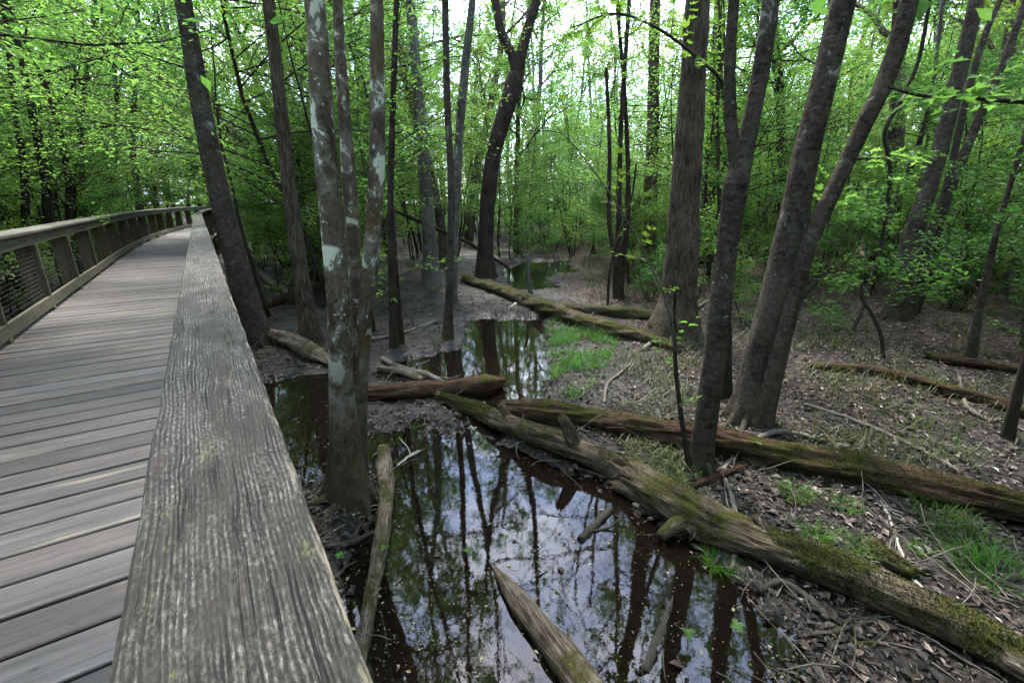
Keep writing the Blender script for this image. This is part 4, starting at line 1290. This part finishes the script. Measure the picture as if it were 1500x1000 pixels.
add_log('fallen_log', 'rotten reddish log with a splintered end beside the channel', [(530, 577, 12), (560, 576, 13), (600, 573, 14), (660, 570, 17), (710, 566, 17), (730, 562, 11)], M_ROT, 51, ridge=.34, amp=.16, jag=.22)
add_log('fallen_log', 'long rotten red brown log running right behind the forked trunk', [(742, 598, 14), (800, 603, 17), (880, 615, 18), (960, 630, 21), (1050, 645, 23), (1150, 667, 26), (1280, 695, 30), (1400, 722, 32), (1530, 752, 34)], M_ROTMOSS, 52, ridge=.32, amp=.16, jag=.15, seg=52, mossn=9000)
add_log('fallen_log', 'longest mossy grey log slanting to the bottom right corner',
        [(643, 580, 8), (690, 597, 11), (740, 620, 15), (800, 642, 17), (860, 665, 18), (920, 695, 25), (980, 730, 30), (1040, 765, 30), (1110, 792, 28), (1200, 825, 31), (1300, 868, 35), (1400, 915, 40), (1530, 985, 46)],
        M_LOG, 53, ridge=.16, amp=.13, seg=64, lift=.95, step=.022, mossn=26000, stubs=[((845, 658), 13, (824, 612), 7, .0), ((1010, 762), 15, (968, 784), 8, -.10), ((1135, 788), 13, (1108, 757), 6, .1), ((748, 622), 8, (734, 592), 5, .1)])
add_log('fallen_log', 'short pale log lying along the left edge of the pool', [(562, 658, 10), (565, 700, 11.5), (566, 740, 12), (560, 790, 13), (548, 850, 13), (535, 930, 12), (522, 1000, 11)], M_WEATHER, 54, mossn=1200, ridge=.12, seg=28, jag=.06)
add_log('fallen_log', 'broken pointed timber rising from the water at the bottom', [(727, 836, 5), (742, 856, 13), (765, 886, 21), (800, 935, 25), (850, 1000, 29), (910, 1075, 33)], M_WEATHER, 55, ridge=.22, jag=.12, seg=36, lift=.7)
add_log('fallen_log', 'mossy far log lying diagonally beside the grass bed', [(682, 408, 7), (720, 420, 8), (770, 440, 10), (820, 458, 11), (870, 476, 12), (930, 490, 11), (985, 508, 9)], M_MOSSLOG, 56, seg=30, amp=.22, ridge=.3, jag=.3, mossn=9000)
add_log('fallen_log', 'second mossy log end on behind the far diagonal log', [(778, 446, 6), (850, 452, 8), (920, 458, 9), (975, 464, 8)], M_MOSSLOG, 57, seg=22)
add_log('fallen_log', 'splintered root wood at the foot of the leaning tree', [(385, 488, 9), (415, 497, 14), (450, 512, 14), (486, 532, 7)], M_WEATHER, 58, ridge=.35, amp=.15, jag=.25)
add_log('fallen_log', 'long dark log across the right hand slope', [(1190, 536, 7), (1260, 541, 9), (1330, 553, 11), (1400, 573, 12), (1460, 590, 13), (1530, 612, 14)], M_ROTMOSS, 59, ridge=.2, seg=26)
add_log('fallen_log', 'short split log under the young trunk at right', [(1362, 522, 7), (1420, 531, 10), (1480, 540, 9), (1530, 546, 8)], M_ROTMOSS, 60, ridge=.25, seg=24)
add_log('fallen_log', 'dark log far left behind the slim grey trunk', [(372, 452, 7), (405, 440, 9), (440, 432, 8), (478, 416, 9)], M_ROT, 61, seg=18)
add_log('fallen_log', 'small bare log on the mud bank left of the channel', [(556, 540, 6), (590, 545, 7), (620, 556, 6)], M_WEATHER, 62, seg=18, jag=.05)
add_log('fallen_log', 'mossy broken chunk half sunk beside the longest log', [(1280, 800, 14), (1300, 818, 17), (1335, 838, 14)], M_MOSSLOG, 64, mossn=1500, seg=20)
add_log('fallen_log', 'green mossy stump end under the longest log at the pool edge', [(905, 712, 10), (930, 722, 13), (960, 738, 12)], M_MOSSLOG, 65, mossn=1800, seg=18)


def add_stick(label, px, mat, seed, lift=1.0, forks=0, name='fallen_branch', high=0.0):
    pts, rad = gpath([(x, y, r) for x, y, r in px], lift)
    pts = [p + np.array([0, 0, high]) for p in pts]
    path, ra = spline(pts, rad, .04)
    r = np.random.default_rng(seed)
    path[1:-1] += r.normal(0, .004, path[1:-1].shape)
    mb = MB(); tube(mb, path, ra * r.uniform(.85, 1.15, len(ra)), 8)
    for k in range(forks):
        i = r.integers(1, len(path) - 2); d = norm(path[i + 1] - path[i])
        sd = norm(np.cross(d, [0, 0, 1])) * (1 if r.random() < .5 else -1)
        w = wander(r, path[i], d * .8 + sd * r.uniform(.5, 1) + np.array([0, 0, r.uniform(0, .5)]), r.uniform(.15, .45), 6, .15, -.02)
        tube(mb, w, np.linspace(ra[i] * .6, ra[i] * .15, 7), 5)
    c = path[len(path) // 2]
    tag(mb.obj(name, mat, None, True, c), label, 'branch', 'fallen branches')


S = [('grey crooked branch arching over the long rotten log', [(1058, 688, 4), (1098, 650, 5), (1140, 632, 5), (1190, 641, 4), (1245, 655, 4)], M_STICK, 2),
     ('grey branch lying behind the long rotten log at right', [(1180, 592, 4), (1250, 615, 4.5), (1310, 640, 5), (1370, 670, 5), (1425, 702, 4)], M_STICK, 4),
     ('bleached white branch crossing the lower end of the longest log', [(1272, 712, 2), (1300, 752, 2.6), (1320, 808, 3.4), (1345, 855, 4), (1390, 888, 6), (1440, 930, 7), (1465, 975, 7), (1500, 1002, 6)], M_PALESTICK, 4),
     ('straight stick leaning out of the ground before the big oak', [(940, 513, 3.5), (975, 485, 4), (1010, 458, 4), (1042, 438, 3)], M_STICK, 1),
     ('pale stick propped on the mossy far log', [(738, 458, 3), (775, 432, 3.5)], M_PALESTICK, 1),
     ('thin bare twig lying on the water at the bottom edge', [(965, 938, 2), (1010, 968, 2.4), (1080, 972, 2.4), (1140, 970, 2)], M_STICK, 7),
     ('dark root arching over mud under the longest log', [(1112, 868, 5), (1140, 852, 6), (1175, 868, 7), (1215, 908, 6)], M_TWIG, 1),
     ('dark wet stick beside the mossy foot of the lichen tree', [(478, 802, 5), (510, 796, 6), (548, 780, 4)], M_TWIG, 1),
     ('thin pale twigs crossed at the foot of the lichen tree', [(488, 778, 2), (520, 752, 2.2), (553, 728, 2)], M_PALESTICK, 3),
     ('knobbly stick hanging across the middle of the longest log', [(1062, 702, 4), (1076, 742, 4.5), (1081, 790, 4.5), (1072, 832, 4)], M_STICK, 1),
     ('reddish stick beside the foot of the forked trunk', [(1095, 680, 4), (1050, 698, 6), (1012, 714, 5)], M_ROT, 2),
     ('dead forked branch stuck up on the slope at the right edge', [(1405, 552, 3), (1415, 590, 4), (1440, 612, 5), (1480, 622, 4), (1520, 640, 4)], M_STICK, 4),
     ('long bent stick beside the mud bank left of the channel', [(500, 508, 3), (540, 498, 3.5), (590, 488, 3), (640, 470, 2.5)], M_STICK, 3),
     ('forked pale driftwood lying right of the grass bed', [(885, 590, 2), (890, 562, 2.5), (908, 547, 2.5), (925, 530, 2)], M_STICK, 2),
     ('half sunk dark branch in the pool below the longest log', [(850, 790, 6), (870, 770, 7), (895, 745, 6)], M_TWIG, 1),
     ('short twig standing in the pool near the small pale log', [(575, 690, 2), (600, 668, 2.5), (615, 660, 2)], M_PALESTICK, 2),
     ('sunken dark timber in the pool near the bottom', [(985, 875, 6), (968, 925, 9), (945, 985, 10)], M_TWIG, 0),
     ('thin stick crossing the mud right of the longest log', [(1290, 905, 3), (1240, 920, 5), (1190, 930, 6)], M_TWIG, 2),
     ('dead branch leaning beside the leaning tree at left', [(375, 395, 5), (400, 415, 6), (425, 430, 5)], M_STICK, 1),
     ('curved branch at the back of the mud bank', [(560, 525, 4), (590, 540, 5), (625, 548, 5), (650, 560, 3)], M_STICK, 2)]
for i, (lab, px, mt, fk) in enumerate(S):
    add_stick(lab, px, mt, 500 + i, .0 if 'sunken' in lab else .85, fk)


def air_stick(name, label, px, Y0, Y1, mat, cat, seed, leafy=0, seg=7, lm=None, L=.07, shape='oval'):
    r = np.random.default_rng(seed); n = len(px)
    pts = []; rad = []
    for k, (x, y, rp) in enumerate(px):
        p = PY(x, y, Y0 + (Y1 - Y0) * k / (n - 1)); pts.append(p); rad.append(rp * proj(p)[2] / F)
    path, ra = spline(pts, rad, .06)
    mb = MB(); tube(mb, path, ra, seg)
    root = empty(name, path[0]); org = np.array(root.location); tag(root, label, cat)
    tw = []
    for k in range(leafy):
        i = int((.25 + .75 * (k + r.random()) / leafy) * (len(path) - 2)); i = min(i, len(path) - 2)
        d = norm(path[i + 1] - path[i]); sd = norm(np.cross(d, [0, 0, 1])) * (1 if k % 2 else -1)
        e = path[i] + norm(d * .6 + sd + np.array([0, 0, r.normal(0, .2)])) * r.uniform(.25, .6)
        tube(mb, np.array([path[i], (path[i] + e) / 2, e]), np.array([.004, .003, .0015]), 4, cap=False); tw.append((path[i], e))
    mb.obj('stem', mat, root, True, org)
    if tw:
        f = MB(); leaf_twigs(f, tw, r, 7, L, .3, .8 if shape == 'maple' else .5, shape, .05); f.obj('leaves', lm or M_LEAF, root, False, org)


gy = lambda x, y: float(ground(x, y)[1])
air_stick('dead_tree', 'fallen dead trunk leaning among the trees behind the leaning tree', [(320, 180, 5), (372, 218, 5), (420, 254, 5.5), (480, 295, 6), (560, 345, 6)], 13, 14.5, M_PALE, 'dead tree', 3)
air_stick('dead_tree', 'dead branchy trunk propped above the ground behind the thin stems', [(560, 302, 2), (600, 318, 2.5), (640, 335, 2.8), (690, 358, 2.5), (745, 392, 2)], 15, 16.5, M_DARK, 'dead tree', 4)
air_stick('vine', 'black twisting vine hanging beside the leaning twin trunks', [(1280, 402, 2.6), (1294, 340, 2.6), (1304, 250, 3), (1296, 195, 3), (1318, 150, 3.2), (1345, 90, 2.6), (1362, 0, 2.6), (1372, -60, 2)], 8.5, 8, M_TWIG, 'vine', 5)
air_stick('vine', 'short curled black vine rooted on the leafy slope', [(1294, 524, 3), (1290, 490, 2.6), (1276, 458, 2.4), (1263, 438, 2.2), (1262, 412, 2)], gy(1294, 524), gy(1294, 524), M_TWIG, 'vine', 6)
air_stick('sapling', 'crooked bare sapling stem left of the forked trunk', [(1010, 688, 4.2), (998, 610, 3.6), (990, 540, 3.1), (988, 470, 2.7), (989, 425, 2.2)], gy(1010, 688), gy(1010, 688), M_DARK, 'sapling', 7, 3, 8)
air_stick('sapling', 'long thin sapling bowing left before the big oak with few leaves', [(989, 520, 2), (985, 478, 2), (970, 425, 1.8), (948, 380, 1.6), (925, 335, 1.4), (895, 285, 1.2), (850, 225, .9), (810, 180, .7)], gy(1010, 688), gy(1010, 688) - .3, M_STICK, 'sapling', 8, 7, 7, M_LEAF_Y, .06, 'maple')
air_stick('sapling', 'thin stake sapling between the grass bed and the big oak', [(890, 452, 2), (893, 400, 2), (905, 350, 1.8), (925, 290, 1.5), (932, 240, 1.2)], gy(890, 452), gy(890, 452), M_DARK, 'sapling', 9, 5, 6)
air_stick('sapling', 'broken grey snag standing by the mossy far log', [(778, 440, 4.5), (775, 410, 3), (772, 372, 2)], gy(778, 440), gy(778, 440), M_PALE, 'sapling', 10, 0, 8)
# leafy boughs hanging into the top of the view
air_stick('leafy_bough', 'bough of broad bright leaves crossing the top right trunks', [(1560, 150, 4), (1480, 148, 3.5), (1410, 142, 3), (1350, 140, 2.5), (1300, 128, 1.6)], 4.9, 4.6, M_TWIG, 'bough', 11, 15, 6, M_LEAF, .125, 'maple')
air_stick('leafy_bough', 'sprig of broad leaves beside the twin trunks at mid height', [(1190, 350, 3), (1210, 300, 2.5), (1240, 240, 2), (1300, 232, 1.8), (1350, 228, 1.2)], 5.6, 5.0, M_TWIG, 'bough', 12, 12, 6, M_LEAF, .115, 'maple')
air_stick('leafy_bough', 'curved bough with yellow green leaves left of the forked trunk', [(1068, 140, 3.5), (1050, 110, 3), (1010, 75, 2.5), (960, 40, 2), (900, 20, 1.6), (840, 40, 1)], 4.8, 4.4, M_TWIG, 'bough', 13, 12, 6, M_LEAF_Y, .085, 'maple')
air_stick('leafy_bough', 'long leafy bough reaching across above the boardwalk', [(300, 90, 1.8), (270, 98, 1.7), (235, 88, 1.5), (190, 76, 1.2), (130, 90, 1), (70, 110, .7)], 8.5, 6.8, M_TWIG, 'bough', 14, 14, 6, M_LEAF, .08)

# ------------------------------------------------------------------ grass
def blades(mb, r, base, n, h, spread, lean=.5, w=.006, rad=.05):
    a = r.random(n) * 2 * PI; rr = rad * np.sqrt(r.random(n))
    b = base[None] + np.stack([rr * np.cos(a), rr * np.sin(a), np.zeros(n)], -1) if base.ndim == 1 else base
    n = len(b); a = r.random(n) * 2 * PI if base.ndim > 1 else a + r.normal(0, .6, n)
    out = np.stack([np.cos(a), np.sin(a), np.zeros(n)], -1); sd = np.stack([-np.sin(a), np.cos(a), np.zeros(n)], -1)
    H = h * r.uniform(.5, 1.15, n)[:, None]; ln = (lean * r.uniform(.2, 1.3, n))[:, None]
    ts = [0, .35, .7, 1.0]; V = []
    for t in ts:
        c = b + np.array([0, 0, 1.0]) * H * (t - .35 * ln * t * t) + out * H * ln * t * t
        ww = w * (1 - t) ** .6
        V += [c - sd * ww, c + sd * ww]
    V = np.stack(V, 1).reshape(-1, 3)
    q = np.array([(0, 1, 3, 2), (2, 3, 5, 4), (4, 5, 7, 6)])
    mb.add(V, ((np.arange(n) * 8)[:, None, None] + q[None]).reshape(-1, 4))


TUFTS = [((1165, 728), 110, .20, .07, 'bright grass tuft on leaf litter below the long rotten log'), ((1237, 742), 60, .15, .08, 'low grass tuft right of the bright tuft under the rotten log'),
         ((1195, 790), 90, .19, .07, 'grass tuft just above the longest log'), ((1258, 806), 70, .17, .07, 'grass tuft beside the broken mossy chunk'),
         ((1054, 832), 150, .16, .07, 'dense green grass tuft under the longest log by the pool'), ((1345, 808), 40, .12, .04, 'tiny isolated grass tuft near the bleached branch'),
         ((1380, 758), 130, .22, .14, 'upper sprawling grass clump below the long rotten log'), ((1420, 800), 150, .24, .15, 'middle sprawling grass clump at right'),
         ((1450, 845), 170, .25, .15, 'lowest bright grass clump by the bottom right corner'), ((940, 988), 120, .15, .12, 'pale grass tuft at the bottom edge of the pool'),
         ((1080, 1000), 80, .10, .12, 'mossy grass tuft beside the thin twig at the bottom'), ((645, 498), 60, .14, .1, 'mossy grass at the foot of the single thin stem'),
         ((638, 428), 40, .2, .15, 'green tuft behind the single thin stem'), ((825, 402), 80, .3, .4, 'grassy hummock beside the far water'), ((985, 690), 120, .14, .16, 'short grass between the longest log and the forked trunk'),
         ((1340, 610), 120, .16, .3, 'low green patch behind the grey branch at right'), ((1390, 655), 80, .14, .2, 'small green tuft above the rotten log at right')]
for i, (px, n, h, rd, lab) in enumerate(TUFTS):
    b = ground(*px); r = np.random.default_rng(900 + i)
    mb = MB(); blades(mb, r, np.array(b), int(n * 1.5), h * .8, 0, 1.1, .0026, rd * 1.5)
    tag(mb.obj('grass_tuft', M_GRASS, None, False, b), lab, 'grass tuft', 'grass tufts')


def region_points(r, pxpoly, n):
    pg = np.array([ground(a, b)[:2] for a, b in pxpoly])
    lo, hi = pg.min(0), pg.max(0); out = []
    while len(out) < n:
        q = r.uniform(lo, hi, (n * 2, 2)); ins = sdist(q[:, 0], q[:, 1], pg) < 0
        out += list(q[ins])
    q = np.array(out[:n]); z = terrain(q[:, 0], q[:, 1])
    k = z > 0.01
    return np.stack([q[:, 0], q[:, 1], z], -1)[k]


r = np.random.default_rng(31)
mb = MB()
q = region_points(r, [(785, 478), (850, 476), (905, 505), (880, 560), (845, 588), (812, 590), (800, 540)], 4200)
k = fbm(q[:, 0] * 2.2, q[:, 1] * 2.2, 8, 3) + r.normal(0, .12, len(q)) > -.09
blades(mb, r, q[k], 0, .19, 0, 1.0, .0055)
tag(mb.obj('grass', M_GRASS, None, False), 'bed of bright green grass beside the channel', 'grass', None, 'stuff')
mb = MB()
for pg, n, h in (([(870, 480), (1000, 505), (1060, 560), (1000, 640), (900, 610), (860, 560)], 900, .28), ([(860, 400), (1240, 400), (1250, 520), (1150, 560), (1000, 520), (860, 470)], 3200, .34), ([(1150, 470), (1420, 470), (1500, 600), (1420, 660), (1180, 590)], 1800, .24),
                 ([(700, 360), (1100, 350), (1300, 400), (860, 410)], 5200, .5), ([(380, 400), (640, 384), (700, 362), (500, 352)], 2400, .5), ([(560, 430), (640, 400), (600, 380), (400, 400), (400, 450)], 900, .35), ([(900, 650), (1010, 660), (1000, 710), (920, 690)], 300, .15), ([(1090, 620), (1500, 640), (1500, 700), (1300, 680)], 400, .18)):
    q = region_points(r, pg, int(n * 1.3))
    k = fbm(q[:, 0] * .9, q[:, 1] * .9, 12, 3) > -.05
    blades(mb, r, q[k], 0, h, 0, 1.0, .0065)
tag(mb.obj('dry_grass', M_DRY, None, False), 'thin straw coloured sedge scattered over the forest floor', 'grass', None, 'stuff')

# ------------------------------------------------------------------ litter
def build_litter():
    r = np.random.default_rng(5); mb = MB()
    n = 135000
    az = np.radians(r.uniform(-58, 60, n)); d = 1.2 + 20 * r.random(n) ** 1.35
    x = d * np.sin(az); y = d * np.cos(az); z = terrain(x, y)
    dens = .62 + 1.3 * fbm(x * 1.3, y * 1.1, 40, 3)
    k = ((z > -0.045) | (r.random(n) < .03)) & (r.random(n) < np.where(z > 0, 1, .38)) & (r.random(n) < dens + np.clip((x - 1) * .12, 0, .5))
    x, y, z = x[k], y[k], z[k]; n = len(x)
    z = np.maximum(z, .001)
    e = .05
    nx = -(np.maximum(terrain(x + e, y), 0) - z) / e; ny = -(np.maximum(terrain(x, y + e), 0) - z) / e
    nr = np.stack([nx, ny, np.ones(n)], -1) + r.normal(0, .2, (n, 3))
    a = r.random(n) * 2 * PI
    dd = np.stack([np.cos(a), np.sin(a), r.normal(0, .15, n)], -1)
    L = np.where(r.random(n) < .8, r.uniform(.015, .05, n), r.uniform(.05, .095, n))
    leaves(mb, np.stack([x, y, z + np.where(z < .002, .002, r.uniform(.004, .02, n))], -1), dd, nr, L, L * r.uniform(.35, .7, n), .28, 'oval')
    # a few sunk on the pool floor
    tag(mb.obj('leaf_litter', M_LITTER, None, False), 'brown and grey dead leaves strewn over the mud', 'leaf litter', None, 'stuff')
    mb = MB(); n = 16000
    az = np.radians(r.uniform(-40, 40, n)); d = 1.0 + 12 * r.random(n) ** 1.4
    x = d * np.sin(az); y = d * np.cos(az); wd = waterdist(x, y); nz = fbm(x * 1.3, y * 1.3, 61, 3)
    k = (wd < .1) & (terrain(x, y) < -.01) & (r.random(n) < .12 + 1.6 * np.clip(nz, 0, 1) + np.exp(wd * 3) * .4)
    x, y = x[k], y[k]; n = len(x); a = r.random(n) * 2 * PI
    L = r.uniform(.004, .014, n) * np.where(r.random(n) < .04, 3, 1)
    leaves(mb, np.stack([x, y, np.full(n, .0035)], -1), np.stack([np.cos(a), np.sin(a), np.zeros(n)], -1), np.array([0, 0, 1.0]) + r.normal(0, .12, (n, 3)), L, L * .6, .1, 'quad')
    tag(mb.obj('floating_debris', M_SPECK, None, False), 'tiny buds and specks floating on the pool', 'debris', None, 'stuff')
    mb = MB()
    for i in range(2600):
        az = math.radians(r.uniform(-54, 59)); d = 2.2 + 13 * r.random() ** 1.2
        x, y = d * math.sin(az), d * math.cos(az); z = float(terrain(x, y))
        if z < .0: continue
        L = r.uniform(.12, .7); a = r.random() * 6.28
        p = wander(r, (x, y, z + .012), (math.cos(a), math.sin(a), r.normal(.05, .1)), L, 5, .14)
        p[:, 2] = np.maximum(p[:, 2], terrain(p[:, 0], p[:, 1]) + .006)
        R = r.uniform(.002, .008)
        tube(mb, p, np.linspace(R, R * .4, 6), 5)
    tag(mb.obj('twig_litter', M_STICK, None, True), 'small dead twigs lying all over the mud', 'twigs', None, 'stuff')


build_litter()

# seedlings
def seedling(px, lab, n, L, zmin=.01):
    b = ground(*px); b[2] = max(b[2], .004); r = np.random.default_rng(int(px[0]))
    mb = MB(); top = b + np.array([r.normal(0, .02), r.normal(0, .02), .10])
    tube(mb, np.array([b - [0, 0, .05], (b + top) / 2, top]), np.array([.002, .0018, .0015]), 5)
    a = np.arange(n) * 2 * PI / n + r.random()
    root = empty('seedling', b); tag(root, lab, 'seedling', 'seedlings'); org = np.array(root.location)
    mb.obj('stem', M_TWIG, root, True, org)
    f = MB(); leaves(f, np.repeat(top[None], n, 0), np.stack([np.cos(a), np.sin(a), np.full(n, .15)], -1), np.array([0, 0, 1.0]) + r.normal(0, .2, (n, 3)), L, L * .8, .1, 'maple')
    f.obj('leaves', M_LEAF, root, False, org)


for px, lab, n, L in (((500, 828), 'lobed green seedling on mud by the railing cap', 5, .05), ((567, 834), 'small green seedling beside the short pale log', 3, .045), ((690, 838), 'round leaved seedling floating in the pool middle', 4, .045),
                      ((1005, 965), 'green leaved seedling on the thin twig at the bottom', 3, .06), ((1068, 955), 'pale green seedling with pointed leaves at pool edge', 4, .055), ((740, 815), 'tiny seedling in the water above the pointed timber', 3, .03),
                      ((815, 452), 'seedling growing by the mossy far log', 5, .08), ((1000, 645), 'yellowish seedling on the long rotten log', 5, .07)):
    seedling(px, lab, n, L)

# ------------------------------------------------------------------ light
SUN_EL, SUN_AZ = math.radians(58), math.radians(-14)
w = bpy.data.worlds.new('World'); scene.world = w; w.use_nodes = True
nt = w.node_tree; nt.nodes.clear(); g = N(nt)
sky = g.n('ShaderNodeTexSky', sky_type='NISHITA', sun_disc=False, sun_elevation=SUN_EL, sun_rotation=SUN_AZ)
tc = g.n('ShaderNodeTexCoord').outputs['Generated']
cl = g.step(g.noise(g.mapping(tc, (1, 1, 2.2)), 2.2, 6, 0.6), 0.36, 0.60)
cl2 = g.step(g.noise(g.mapping(tc, (1, 1, 1.8), (3, 1, 2)), 4.5, 5, 0.6), 0.42, 0.62)
cloud = g.mix(cl2, (4.2, 5.5, 8.8), (8.8, 9.6, 11.6))
mixc = g.mix(g.math('ADD', 0.3, g.math('MULTIPLY', cl, .65)), sky.outputs[0], cloud)
bg = g.n('ShaderNodeBackground', {'Color': mixc, 'Strength': 0.15})
g.n('ShaderNodeOutputWorld', {'Surface': bg.outputs[0]})
sl = bpy.data.lights.new('sun', 'SUN'); sl.energy = 2.4; sl.angle = math.radians(8); sl.color = (1, .95, .87)
so = bpy.data.objects.new('sun', sl); COL.objects.link(so)
sd = Vector((math.sin(SUN_AZ) * math.cos(SUN_EL), math.cos(SUN_AZ) * math.cos(SUN_EL), math.sin(SUN_EL)))
so.rotation_euler = sd.to_track_quat('Z', 'Y').to_euler(); so.location = (0, 0, 30)

# ------------------------------------------------------------------ camera and render
cam = bpy.data.cameras.new('camera'); cam.lens = 16; cam.sensor_width = 36; cam.clip_start = 0.05; cam.clip_end = 600
co = bpy.data.objects.new('camera', cam); COL.objects.link(co)
co.location = (0, 0, CAMZ); co.rotation_euler = (PI / 2 - PITCH, 0, 0)
scene.camera = co
scene.render.engine = 'CYCLES'
c = scene.cycles
c.max_bounces = 5; c.diffuse_bounces = 2; c.time_limit = 1000; c.glossy_bounces = 3; c.transmission_bounces = 4; c.transparent_max_bounces = 8
c.caustics_reflective = False; c.caustics_refractive = False
c.sample_clamp_indirect = 8
c.use_denoising = True
c.use_adaptive_sampling = True; c.adaptive_threshold = 0.04
vs = scene.view_settings
vs.view_transform = 'Standard'; vs.look = 'None'; vs.gamma = 1; vs.exposure = 2.85
